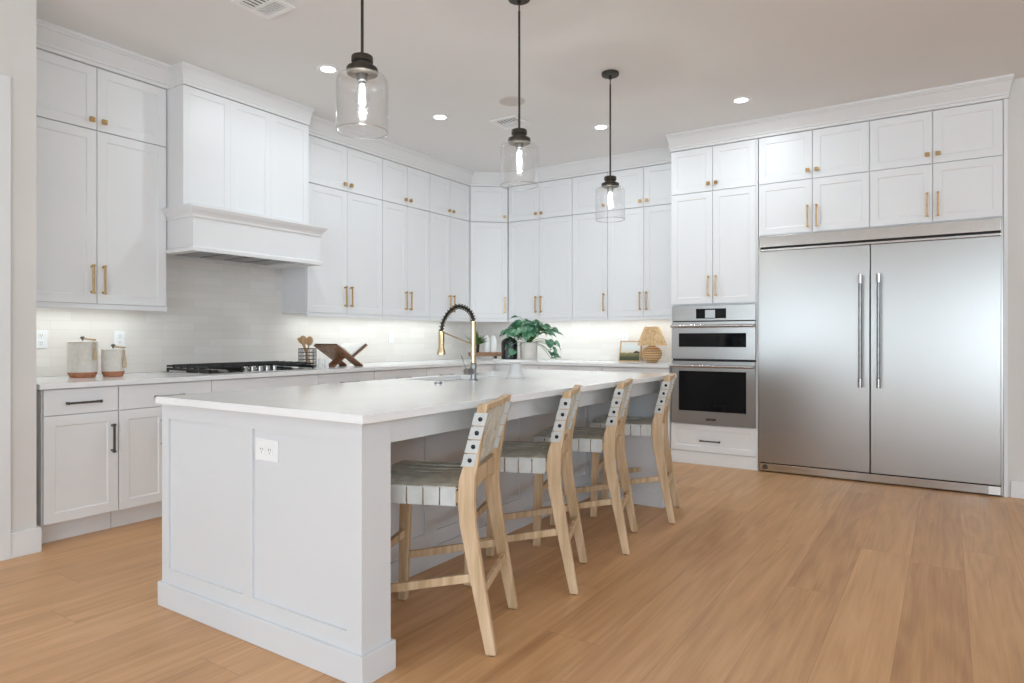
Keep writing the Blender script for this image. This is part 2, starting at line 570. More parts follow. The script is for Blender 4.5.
def knob(parent, x, z, m, y=-.02):
    bm = NB()
    lathe(bm, [(.009, 0), (.009, -.003), (.006, -.005), (.006, -.016)], 12, axis='y')
    prism(bm, [(-.016, -.013), (-.013, -.016), (.013, -.016), (.016, -.013), (.016, .013), (.013, .016), (-.013, .016), (-.016, .013)], 'y', -.028, -.015)
    return obj('knob', bm, m, parent, bevel=.0015, loc=(x, y, z))


G = .0022  # half gap between doors


def unit(name, label, cat, loc, rz, width, depth, z0, z1, fronts, group, hmat_k=None, toe=0, body_z0=None, body_z1=None, m=None, ends=(0, 0)):
    """fronts: (kind, x0, x1, z0, z1, fitting, fx, fz) in unit coordinates; loc is the left end of the front plane on the floor"""
    m = m or M_cab
    t = thing(name, label, cat, loc, rz, group)
    b0 = z0 if body_z0 is None else body_z0
    b1 = z1 if body_z1 is None else body_z1
    bm = NB()
    e = .001
    bx(bm, e + ends[0], width - e - ends[1], .0215, depth, b0, b1)
    obj('body', bm, m, t)
    if toe:
        bm = NB(); bx(bm, e + ends[0], width - e - ends[1], .095, depth, 0, b0 - .0005); obj('toe_kick', bm, m, t)
    for kind, x0, x1, a, b, fit, fx, fz in fronts:
        bm = NB()
        w, h = x1 - x0 - 2 * G, b - a - 2 * G
        if kind == 'slab_drawer': bx(bm, 0, w, -.02, 0, 0, h)
        else: shaker(bm, w, h, fr=.058 if h > .2 else .045)
        d = obj('drawer' if 'drawer' in kind else 'door', bm, m, t, loc=(x0 + G, .02, a + G), bevel=.0012, seg=1)
        if fit == 'knob': knob(d, fx - x0 - G, fz - a - G, M_brass)
        elif fit == 'brass_v': handle_v(d, fx - x0 - G, fz - a - G, .185, M_brass)
        elif fit == 'dark_v': handle_v(d, fx - x0 - G, fz - a - G, .17, M_pewter)
        elif fit == 'dark_h': handle_h(d, fx - x0 - G, fz - a - G, .185, M_pewter)
    return t


LZ0, LZ1, LZ2, LZ3 = 1.395, 2.522, 2.525, 2.935
HZ = 1.553   # upper door handle centre
KZ = 2.585


def upper(prefix, px, loc, rz, edges, doors, group, tgroup, labels, hz=HZ):
    """edges (start,end); doors = list of (x0,x1,side of the fitting)"""
    w = edges[1] - edges[0]
    lo = [('door', a, b, LZ0, LZ1, 'brass_v', (b - .035 if s == 'r' else a + .035), hz) for a, b, s in doors]
    hi = [('door', a, b, LZ2, LZ3, 'knob', (b - .037 if s == 'r' else a + .037), KZ) for a, b, s in doors]
    t = unit('wall_cabinet', labels[0], 'cabinet', loc, rz, w, .348, LZ0, LZ1 + .001, lo, group)
    bm = NB(); bx(bm, .001, w - .001, .004, .02, 1.362, LZ0 - .001)
    obj('light_rail', bm, M_cab, t, bevel=.002)
    unit('top_cabinet', labels[1], 'cabinet', loc, rz, w, .348, LZ2, 2.936, hi, tgroup)
    return t


GW, GT = 'upper wall cabinets with tall doors', 'small cabinets in the top row under the ceiling'
A90 = PI / 2
# left of the hood
upper('a', 0, (-4.62, 1.59, 0), A90, (1.59, 2.56), [(.045, .506, 'r'), (.506, .964, 'l')], GW, GT,
      ('white two-door wall cabinet at the far left above the two canisters', 'small white top cabinet above the tall doors at the far left of the hood'))
A_SP = [(3.787, 4.698, 'white two-door wall cabinet immediately right of the range hood', 'small white top cabinet immediately right of the hood cover'),
        (4.70, 5.408, 'white narrow two-door wall cabinet, middle one between hood and corner', 'small white top cabinet, middle of three between hood and corner'),
        (5.41, 6.112, 'white narrow two-door wall cabinet touching the angled corner cabinet on its left', 'small white top cabinet touching the angled corner one on its left')]
for a, b, l1, l2 in A_SP:
    w = b - a
    upper('a', 0, (-4.62, a, 0), A90, (a, b), [(0, w / 2, 'r'), (w / 2, w, 'l')], GW, GT, (l1, l2))
# angled corner
dvec = V(DB[0] - DA[0], DB[1] - DA[1]); dw = dvec.length; drz = math.atan2(dvec.y, dvec.x)


def corner_unit(label, z0, z1, fit, group, name, rail=False):
    t = thing(name, label, 'cabinet', (DA[0], DA[1], 0), drz, group)
    inv = Matrix.Rotation(-drz, 4, 'Z') @ Matrix.Translation((-DA[0], -DA[1], 0))
    nx, ny = math.sin(drz) * .0215, -math.cos(drz) * .0215
    pts = [(DA[0] - nx + .001, DA[1] - ny), (DB[0] - nx, DB[1] - ny - .0), (DB[0] - .002, YW - .001), (XA + .001, YW - .001), (XA + .001, DA[1] + .002)]
    bm = NB(); prism(bm, [(p[0], p[1]) for p in pts], 'z', z0, z1, inv)
    obj('body', bm, M_cab, t)
    bm = NB(); shaker(bm, dw - .012, z1 - z0 - 2 * G)
    d = obj('door', bm, M_cab, t, loc=(.006, .02, z0 + G), bevel=.0012, seg=1)
    if fit == 'knob': knob(d, dw - .012 - .037, KZ - z0, M_brass)
    else: handle_v(d, dw - .012 - .035, HZ - z0, .185, M_brass)
    if rail:
        bm = NB(); bx(bm, .008, dw - .008, .004, .02, 1.362, LZ0 - .001); obj('light_rail', bm, M_cab, t, bevel=.002)


corner_unit('white single-door wall cabinet set at an angle across the room corner', LZ0, LZ1, 'bar', GW, 'wall_cabinet', True)
corner_unit('small angled top cabinet across the room corner with one knob', LZ2, 2.936, 'knob', GT, 'top_cabinet')
# far wall uppers
B0 = -4.285
upper('b', 0, (B0, 6.415, 0), 0, (B0, -3.441), [(0.003, .421, 'r'), (.421, .844, 'l')], GW, GT,
      ('white two-door wall cabinet just right of the corner, above the leafy plant', 'small white top cabinet with two knobs just right of the angled corner'))
upper('b', 0, (-3.439, 6.415, 0), 0, (-3.439, -3.016), [(0, .423, 'r')], GW, GT,
      ('white single-door wall cabinet on the far wall, handle on its right', 'small white single-door top cabinet on the far wall'))
upper('b', 0, (-3.014, 6.415, 0), 0, (-3.014, -2.20), [(0, .408, 'r'), (.408, .812, 'l')], GW, GT,
      ('white two-door wall cabinet above the wicker table lamp', 'small white top cabinet above the lamp, left of the oven tower'))


# range hood -------------------------------------------------
def make_hood():
    t = thing('range_hood', 'white panelled wooden range hood cover above the gas cooktop', 'range hood', (XA, 0, 0))
    def X(x): return x - XA
    bm = NB(); bx(bm, .009, X(HX) - .02, HY0, HY1, 2.07, 2.936); obj('cover', bm, M_cab, t)
    # front boards with three recessed panels
    ys = [HY0, HY0 + .37, HY1 - .325, HY1]
    pan = [(2.625, 2.865), (2.955, 3.225), (3.305, 3.565)]
    for k in range(3):
        a, b = (HY0, 2.925, 3.270, HY1)[k:k + 2]
        bm = NB()
        w = b - a - .001
        fr = .05; h = 2.932 - 2.085
        shaker(bm, w, h, fr=fr, rec=.0045)
        obj('front_panel', bm, M_cab, t, loc=(X(HX) - .02, a, 2.085), rz=A90)
    # canopy box, hollow below
    cx = X(-4.30); y0, y1 = 2.562, 3.655
    bm = NB()
    bx(bm, cx - .02, cx, y0, y1, 1.79, 2.06); bx(bm, .009, cx - .02, y0, y0 + .02, 1.79, 2.06); bx(bm, .009, cx - .02, y1 - .02, y1, 1.79, 2.06)
    bx(bm, .009, cx - .02, y0 + .02, y1 - .02, 1.84, 2.06)
    # underside skirt around the steel liner
    bx(bm, .009, .09, y0 + .02, y1 - .02, 1.785, 1.84); bx(bm, cx - .10, cx - .02, y0 + .02, y1 - .02, 1.785, 1.84)
    bx(bm, .09, cx - .10, y0 + .02, y0 + .12, 1.785, 1.84); bx(bm, .09, cx - .10, y1 - .12, y1 - .02, 1.785, 1.84)
    obj('canopy', bm, M_cab, t)
    for nm, prof in (('top_moulding', [(-.012, 2.0), (.004, 2.0), (.010, 2.008), (.010, 2.022), (.016, 2.034), (.034, 2.055), (.040, 2.068), (.044, 2.07), (.044, 2.086), (-.012, 2.086)]),
                     ('bottom_moulding', [(-.012, 1.772), (.016, 1.772), (.016, 1.795), (.010, 1.802), (.002, 1.806), (-.012, 1.806)])):
        bm = NB(); sweep(bm, [(.009, y1), (.009, y1)] and [(X(-4.6), y0 + .001), (cx, y0 + .001), (cx, y1), (.009, y1)], prof) if False else None
        # front run and right return, mitred
        P = [(X(-4.617), y0 + .001), (cx, y0 + .001), (cx, y1), (.009, y1)]
        sweep(bm, P, prof)
        obj(nm, bm, M_cab, t)
    bm = NB()
    bx(bm, .10, cx - .11, y0 + .13, y1 - .13, 1.800, 1.815)
    for i in range(4):
        ya = y0 + .16 + i * .20
        bx(bm, .16, cx - .17, ya, ya + .17, 1.792, 1.80)
    obj('liner', bm, M_hoodsteel, t, bevel=.002)
    bm = NB()
    for i in range(3): lathe(bm, [(.011, -.012), (.009, 0)], 12, c=(cx - .14, 3.0 + i * .06, 1.80))
    obj('control_button', bm, M_dark, t)


make_hood()
bm = NB(); bx(bm, XA + .009, -4.64, 3.705, 3.784, 1.80, 2.934)
tag(obj('filler_panel', bm, M_cab), 'narrow white filler panel between hood cover and next wall cabinet', 'panel')

# base cabinets, cooktop wall ---------------------------------
BF = -4.215
GB = 'base cabinets under the long counter'
DZ0, DZ1 = .733, .882


def base(loc, rz, w, fronts, label, group=GB, depth=.752):
    return unit('base_cabinet', label, 'cabinet', loc, rz, w, depth, .12, .885, fronts, group, toe=1)


base((BF, 1.63, 0), A90, .404, [('slab_drawer', .003, .404, DZ0, DZ1, 'dark_h', .203, .800), ('door', .003, .404, .122, DZ0, 'dark_v', .365, .571)],
     'white base cabinet below the canisters, leftmost, with one drawer and one door')
base((BF, 2.036, 0), A90, .608, [('slab_drawer', 0, .608, DZ0, DZ1, 'dark_h', .304, .800), ('door', 0, .304, .122, DZ0, 'dark_v', .266, .571), ('door', .304, .608, .122, DZ0, 'dark_v', .342, .571)],
     'white base cabinet with a wide drawer partly behind the near island corner')
base((BF, 2.646, 0), A90, .92, [('slab_drawer', 0, .92, DZ0, DZ1, None, 0, 0), ('drawer', 0, .92, .43, DZ0, 'dark_h', .46, .60), ('drawer', 0, .92, .122, .43, 'dark_h', .46, .30)],
     'white base cabinet under the gas cooktop with a plain top panel')
for a, b, l in ((3.568, 4.19, 'white drawer cabinet below the open cookbook on its stand'), (4.192, 4.885, 'white drawer cabinet between the cookbook and the room corner'),
                (4.887, 5.44, 'white drawer cabinet behind the brass faucet, nearest the corner')):
    w = b - a
    base((BF, a, 0), A90, w, [('slab_drawer', 0, w, DZ0, DZ1, 'dark_h', w / 2, .800), ('drawer', 0, w, .43, DZ0, 'dark_h', w / 2, .60), ('drawer', 0, w, .122, .43, 'dark_h', w / 2, .30)], l)
# corner base
bm = NB(); prism(bm, [(XA + .002, 5.443), (-4.236, 5.443), (-4.236, 6.082), (-3.65, 6.082), (-3.65, YW - .002), (XA + .002, YW - .002)], 'z', .12, .885)
t = thing('base_cabinet', 'white inside-corner base cabinet where the two counters meet', 'cabinet', (0, 0, 0), 0, GB)
obj('body', bm, M_cab, t)
for (x0, rz, w, lx, ly) in ((0, A90, .55, BF - .02, 5.445), (0, 0, .50, -4.152, 6.08)):
    bm = NB(); shaker(bm, w, .755); obj('door', bm, M_cab, t, loc=(lx, ly, .124), rz=rz, bevel=.0012, seg=1)
bm = NB(); prism(bm, [(XA + .002, 5.443), (-4.31, 5.443), (-4.31, 6.155), (-3.65, 6.155), (-3.65, YW - .002), (XA + .002, YW - .002)], 'z', 0, .1195)
obj('toe_kick', bm, M_cab, t)
for a, b, l in ((-3.648, -2.92, 'white far-wall drawer cabinet seen above the island, left one'), (-2.918, -2.20, 'white far-wall drawer cabinet below the wicker lamp')):
    w = b - a
    base((a, 6.06, 0), 0, w, [('slab_drawer', 0, w, DZ0, DZ1, 'dark_h', w / 2, .83), ('drawer', 0, w, .43, DZ0, 'dark_h', w / 2, .60), ('drawer', 0, w, .122, .43, 'dark_h', w / 2, .30)], l, depth=.70)

# counters
bm = NB(); prism(bm, [(XA + .009, 1.604), (-4.185, 1.604), (-4.185, 6.03), (-2.194, 6.03), (-2.194, YW - .009), (XA + .009, YW - .009)], 'z', .887, .917)
tag(obj('countertop', bm, M_quartz, bevel=.002), 'white quartz worktop running along the tiled walls behind the island', 'countertop')

# oven tower ---------------------------------------------------
FY = 6.06
t = thing('oven_tower_cabinet', 'tall white cabinet holding the double wall oven left of the fridge', 'cabinet', (-2.19, FY, 0))
OW = .797
bm = NB()
bx(bm, 0, .018, .0215, .70, .115, 2.936); bx(bm, OW - .016, OW - .002, .0, .70, 0.0, 2.936)
bx(bm, .018, OW - .016, .0215, .70, 1.475, 2.936); bx(bm, .018, OW - .016, .0215, .70, .115, .375); bx(bm, .018, OW - .016, .62, .70, .375, 1.475)
obj('body', bm, M_cab, t)
bm = NB(); bx(bm, 0, OW - .017, .006, .70, 0, .1145); obj('toe_kick', bm, M_cab, t, bevel=.002)
for x0, x1, s in ((.003, .396, 'r'), (.396, OW - .017, 'l')):
    for z0, z1, k in ((1.487, 2.522, 'bar'), (2.525, 2.935, 'knob')):
        bm = NB(); shaker(bm, x1 - x0 - 2 * G, z1 - z0 - 2 * G)
        d = obj('door', bm, M_cab, t, loc=(x0 + G, .02, z0 + G), bevel=.0012, seg=1)
        fx = (x1 - .035 if s == 'r' else x0 + .035) - x0 - G
        if k == 'bar': handle_v(d, fx, 1.648 - z0, .185, M_brass)
        else: knob(d, fx, 2.59 - z0, M_brass)
bm = NB(); shaker(bm, OW - .02, .25, fr=.05)
d = obj('drawer', bm, M_cab, t, loc=(.003, .02, .12), bevel=.0012, seg=1)
handle_h(d, .375, .105, .185, M_pewter)

# ovens
t = thing('wall_oven', 'stainless steel double wall oven with black glass windows', 'oven', (-2.19, FY, 0))
x0, x1 = .0195, OW - .0165
bm = NB(); bx(bm, x0, x1, .0, .6, .377, 1.473); obj('housing', bm, M_dark, t)
bm = NB(); bx(bm, x0, x1, -.022, -.0005, 1.332, 1.472); cp = obj('control_panel', bm, M_steel, t, bevel=.002)
bm = NB(); bx(bm, .25, .525, -.0235, -.0222, 1.352, 1.442); ds = obj('display', bm, M_glassblack, cp)
bm = NB(); bx(bm, .335, .425, -.0243, -.0237, 1.358, 1.430); obj('screen', bm, M_leddisp, cp)


def oven_door(z0, z1, wz0, wz1, hz):
    bm = NB()
    wx0, wx1 = .088, .703
    bx(bm, x0, wx0, -.03, -.001, z0, z1); bx(bm, wx1, x1, -.03, -.001, z0, z1)
    bx(bm, wx0, wx1, -.03, -.001, z0, wz0); bx(bm, wx0, wx1, -.03, -.001, wz1, z1)
    d = obj('oven_door', bm, M_steel, t)
    bm = NB(); bx(bm, wx0 + .0005, wx1 - .0005, -.027, -.002, wz0 + .0005, wz1 - .0005); obj('window_glass', bm, M_glassblack, d)
    bm = NB()
    tube(bm, [(x0 + .005, -.075, hz), (x1 - .005, -.075, hz)], .014, 16)
    for x in (x0 + .035, x1 - .035): tube(bm, [(x, -.028, hz), (x, -.07, hz)], .010, 12)
    obj('handle', bm, M_steelb, d, smooth=True)
    return d


oven_door(.980, 1.322, 1.09, 1.218, 1.283)
d = oven_door(.380, .958, .497, .868, .915)
bm = NB(); bx(bm, .345, .435, -.0325, -.0305, .415, .436); obj('badge', bm, M_pewter, d)

# fridge cabinet over --------------------------------------------
t = thing('fridge_surround_cabinet', 'white four-bay cabinet with two rows of doors above the twin fridge', 'cabinet', (-1.391, FY, 0))
bm = NB(); bx(bm, 0, 1.765, .0215, .70, 2.066, 2.936); bx(bm, 1.742, 1.765, .001, .70, 0, 2.936)
obj('body', bm, M_cab, t)
xs = [-1.389, -.951, -.523, -.092, .346]
for k in range(4):
    a, b = xs[k] + 1.391, xs[k + 1] + 1.391
    s = 'r' if k % 2 == 0 else 'l'
    for z0, z1, kk in ((2.072, 2.522, 'bar'), (2.525, 2.935, 'knob')):
        bm = NB(); shaker(bm, b - a - 2 * G, z1 - z0 - 2 * G)
        d = obj('door', bm, M_cab, t, loc=(a + G, .02, z0 + G), bevel=.0012, seg=1)
        fx = (b - .035 if s == 'r' else a + .035) - a - G
        if kk == 'bar': handle_v(d, fx, 2.203 - z0, .185, M_brass)
        else: knob(d, fx, 2.594 - z0, M_brass)

# fridge ---------------------------------------------------------
t = thing('twin_refrigerator', 'large stainless steel twin column refrigerator with two long bar handles', 'refrigerator', (0, FY, 0))
fx0, fx1 = -1.388, .348
bm = NB(); bx(bm, fx0 + .01, fx1 - .01, .03, .62, .012, 2.06); obj('cabinet_body', bm, M_dark, t)
for q_ in (fx0, fx1 - .014):
    bm = NB(); bx(bm, q_, q_ + .014, -.012, .03, .005, 2.062); obj('side_trim', bm, M_steel, t)
bm = NB(); bx(bm, fx0 + .0145, fx1 - .0145, -.012, .028, 1.968, 2.062); obj('top_grille', bm, M_steelb, t, bevel=.002)
bm = NB(); bx(bm, fx0 + .0145, fx1 - .0145, -.02, .028, 1.930, 1.950); obj('trim_strip', bm, M_steelb, t, bevel=.003)
for a, b, s in ((-1.3725, -.5205, 1), (-.5135, .3325, -1)):
    bm = NB(); bx(bm, a, b, -.03, .027, .085, 1.926)
    d = obj('refrigerator_door', bm, M_steel, t, bevel=.003)
    hx = -.583 if s > 0 else -.453
    bm = NB(); tube(bm, [(hx, -.095, .80), (hx, -.095, 1.66)], .0125, 20)
    h = obj('handle', bm, M_nickel, d, smooth=True)
    bm = NB()
    for z in (.775, 1.615):
        tube(bm, [(hx, -.095, z), (hx, -.095, z + .07)], .0155, 20); tube(bm, [(hx, -.095, z + .035), (hx, -.031, z + .035)], .011, 12)
    obj('handle_mount', bm, M_steelb, h, smooth=True)
bm = NB(); bx(bm, fx0 + .0145, fx1 - .0145, -.02, .028, .012, .076); g = obj('kick_grille', bm, M_steelb, t, bevel=.002)
bm = NB(); bx(bm, fx1 - .09, fx1 - .018, -.024, -.0205, .014, .074); obj('hinge_cover', bm, M_plastic, g)
bm = NB(); lathe(bm, [(.022, -.026), (.022, -.0205)], 20, c=(fx0 + .06, 0, .045), axis='y'); obj('levelling_wheel', bm, M_pewter, g)

# ------------------------------------------------------------------ island
IX0, IX1, IY0, IY1 = -2.847, -1.59, 1.525, 4.515
SX0, SX1, SY0, SY1 = -2.765, -2.43, 2.98, 3.55   # sink opening
FX, FYY = -2.334, 3.125                        # faucet
t = thing('kitchen_island', 'large pale grey kitchen island with panelled end and seating recess', 'kitchen island', (-2.25, 3.0, 0))


def ib(b): return [(x + 2.25) for x in b]


def ibx(bm, x0, x1, y0, y1, z0, z1): bx(bm, x0 + 2.25, x1 + 2.25, y0 - 3.0, y1 - 3.0, z0, z1)


def end_panel(ya, yb, sgn):
    """thick end panel; its outer face has two shaker recesses"""
    xa, xb = -2.885, -1.645
    bm = NB()
    fy = ya if sgn < 0 else yb
    # slab core
    rec = .010
    if sgn < 0: ibx(bm, xa, xb, ya + rec, yb, 0, .8895)
    else: ibx(bm, xa, xb, ya, yb - rec, 0, .8895)
    f0, f1 = (ya, ya + rec) if sgn < 0 else (yb - rec, yb)
    for a, b, z0, z1 in ((xa, -2.833, .105, .8895), (-1.72, xb, .105, .8895), (-2.303, -2.243, .168, .822),
                         (-2.833, -1.72, .822, .8895), (-2.833, -1.72, .105, .168)):
        ibx(bm, a, b, f0, f1, z0, z1)
    p = obj('end_panel', bm, M_isl, t)
    bm = NB()
    o = .014
    ibx(bm, xa - o, xb + o, ya - o, yb + o, 0, .105) if sgn < 0 else ibx(bm, xa - o, xb + o, ya - o, yb + o, 0, .105)
    obj('base_moulding', bm, M_isl, p, bevel=.004)


end_panel(1.575, 1.713, -1)
end_panel(4.375, 4.485, 1)
bm = NB()
ibx(bm, -2.84, -2.215, 1.714, 2.60, .11, .8895); ibx(bm, -2.84, -2.215, 3.60, 4.374, .11, .8895)
ibx(bm, -2.38, -2.215, 2.60, 3.60, .11, .8895); ibx(bm, -2.84, -2.38, 2.60, 3.60, .11, .62)
ibx(bm, -2.75, -2.23, 1.729, 4.3605, 0, .11)
obj('body', bm, M_isl, t)
# seating-side back panels
bm = NB()
for a, b in ((1.714, 2.59), (2.59, 3.48), (3.48, 4.374)):
    for y0, y1, z0, z1 in ((a, a + .045, .18, .80), (b - .045, b, .18, .80), (a, b, .105, .18), (a, b, .80, .8895)):
        ibx(bm, -2.215, -2.205, y0, y1, z0, z1)
obj('back_panel', bm, M_isl, t)
bm = NB(); ibx(bm, -2.2145, -2.196, 1.729, 4.3605, 0, .104); obj('base_moulding', bm, M_isl, t, bevel=.003)
bm = NB(); ibx(bm, -1.685, -1.66, 1.7135, 4.3745, .800, .8895); obj('apron', bm, M_isl, t, bevel=.001)
# kitchen-side doors
for k in range(5):
    a = 4.36 - k * .53
    bm = NB(); shaker(bm, .526, .74)
    d = obj('door', bm, M_isl, t, loc=(-2.841 - .0 + 2.25, a - 3.0, .125), rz=-PI / 2, bevel=.0012, seg=1)
    handle_v(d, .49 if k % 2 == 0 else .036, .60, .17, M_pewter)

# island top with sink opening
bm = NB()
o = [(IX0, IY0), (IX1, IY0), (IX1, IY1), (IX0, IY1)]
i = [(SX0, SY0), (SX1, SY0), (SX1, SY1), (SX0, SY1)]
lev = []
for z in (.892, .922):
    lev.append(([bm.verts.new(V(*p, z)) for p in o], [bm.verts.new(V(*p, z)) for p in i]))
for k in range(4):
    j = (k + 1) % 4
    for (O, I) in lev: bm.faces.new([O[k], O[j], I[j], I[k]])
    bm.faces.new([lev[0][0][k], lev[0][0][j], lev[1][0][j], lev[1][0][k]])
    bm.faces.new([lev[0][1][k], lev[0][1][j], lev[1][1][j], lev[1][1][k]])
tag(obj('countertop', bm, M_quartz, bevel=.002), 'thick white quartz top of the island with a sink cut-out', 'countertop')
# sink
bm = NB()
a, b, c, d_ = SX0 - .006, SX1 + .006, SY0 - .006, SY1 + .006
bx(bm, a - .012, a, c - .012, d_ + .012, .67, .8885); bx(bm, b, b + .012, c - .012, d_ + .012, .67, .8885)
bx(bm, a, b, c - .012, c, .67, .8885); bx(bm, a, b, d_, d_ + .012, .67, .8885); bx(bm, a - .012, b + .012, c - .012, d_ + .012, .655, .67)
s = obj('sink', bm, M_white); tag(s, 'white undermount sink set into the island top below the faucet', 'sink')
bm = NB(); lathe(bm, [(.045, 0), (.045, .004), (.03, .002), (.03, .006)], 24, c=((a + b) / 2, (c + d_) / 2, .6705)); obj('drain', bm, M_nickel, s, smooth=True)

# faucet
t = thing('faucet', 'tall brass spring-neck faucet with steel lever on the island', 'faucet', (FX, FYY, .9225))
bm = NB(); lathe(bm, [(.026, 0), (.026, .006), (.018, .010), (.017, .07), (.019, .072), (.019, .10), (.016, .105)], 24)
obj('base', bm, M_nickel, t, smooth=True)
bm = NB(); lathe(bm, [(.0165, .105), (.0165, .19), (.0185, .192), (.0185, .205), (.0155, .207), (.0155, .335), (.0175, .337), (.0175, .35)], 24)
obj('column', bm, M_gold, t, smooth=True)
arc = []
RA = .122
for k in range(25):
    a = PI * k / 24
    arc.append((-RA + RA * math.cos(a), .0 , .350 + .092 * math.sin(a) + (0 if k < 12 else -(k - 12) / 12 * .06)))
bm = NB(); tube(bm, arc, .0085, 10); obj('hose', bm, M_sponge, t, smooth=True)
coil = []
turns = 19
L_ = len(arc) - 1
for k in range(turns * 12 + 1):
    u = k / (turns * 12) * L_
    i0 = min(int(u), L_ - 1); f = u - i0
    p = V(*arc[i0]).lerp(V(*arc[i0 + 1]), f); tg = (V(*arc[i0 + 1]) - V(*arc[i0])).normalized()
    s1 = V(0, 1, 0); s2 = tg.cross(s1)
    a = 2 * PI * k / 12
    coil.append(p + (s1 * math.cos(a) + s2 * math.sin(a)) * .0145)
bm = NB(); tube(bm, coil, .0028, 5); obj('spring', bm, M_sponge, t, smooth=True)
bm = NB()
hx = -2 * RA
lathe(bm, [(.008, .318), (.014, .316), (.0175, .310), (.0185, .305), (.0185, .212), (.027, .188), (.027, .172), (.018, .172)][::-1], 24, c=(hx, 0, -.022))
sh = obj('spray_head', bm, M_gold, t, smooth=True)
bm = NB(); bx(bm, hx + .0145, hx + .020, -.004, .004, .23, .27); obj('spray_button', bm, M_pewter, sh)
bm = NB(); tube(bm, [(-.012, 0, .215), (hx + .012, 0, .286)], .0045, 10)
tube(bm, [(hx, 0, .277), (hx, 0, .291)], .0185, 20)
obj('docking_arm', bm, M_gold, t, smooth=True)
bm = NB(); tube(bm, [(0.0, -.012, .055), (-.010, -.065, .055)], .018, 20); lv = obj('lever_hub', bm, M_nickel, t, smooth=True)
bm = NB(); tube(bm, [(-.008, -.06, .068), (-.045, -.06, .150)], .0035, 8); obj('lever', bm, M_nickel, lv, smooth=True)

bm = NB(); lathe(bm, [(.022, 0), (.022, .007), (.014, .012), (.012, .012)], 24)
tag(obj('air_switch', bm, M_nickel, smooth=True, loc=(-2.34, 2.81, .9225)), 'small round steel button on the island left of the faucet', 'button')


# ------------------------------------------------------------------ outlets
def outlet(name, label, loc, rz, w=.075, h=.118, duplex=True, horizontal=False, group=None):
    t = thing(name, label, 'outlet' if duplex else 'light switch', loc, rz, group)
    if horizontal: w, h = h, w
    bm = NB(); bx(bm, -w / 2, w / 2, -.006, -.0005, -h / 2, h / 2); obj('cover_plate', bm, M_plastic, t, bevel=.002)
    if duplex:
        for s in (-1, 1):
            cx, cz = (s * .024, 0) if horizontal else (0, s * .024)
            bm = NB(); bx(bm, cx - .015, cx + .015, -.009, -.0062, cz - .015, cz + .015); r = obj('receptacle', bm, M_plastic, t, bevel=.003)
            bm = NB()
            for q in (-.006, .006): bx(bm, cx + q - .0012, cx + q + .0012, -.0095, -.0092, cz - .001, cz + .008)
            bx(bm, cx - .002, cx + .002, -.0095, -.0092, cz - .010, cz - .006)
            obj('slot', bm, M_dark, r)
    else:
        bm = NB(); bx(bm, -.016, .016, -.010, -.0062, -.033, .033); obj('rocker', bm, M_plastic, t, bevel=.002)


OG = 'white outlets on the tiled wall'
outlet('power_outlet', 'white outlet on the tile at the far left, partly behind the wall', (XA + .0085, 1.907, 1.165), A90, group=OG)
outlet('power_outlet', 'white outlet on the tile just right of the smaller canister', (XA + .0085, 2.40, 1.165), A90, group=OG)
outlet('light_switch', 'white wall switch on the tile above and right of the cookbook', (XA + .0085, 5.168, 1.18), A90, duplex=False)
outlet('power_outlet', 'white outlet on the tile above the framed landscape', (-2.96, YW - .0085, 1.20), 0, group=OG)
outlet('island_outlet', 'white horizontal outlet on the near end panel of the island', (-2.162, 1.585, .747), 0, horizontal=True, w=.085, h=.135)


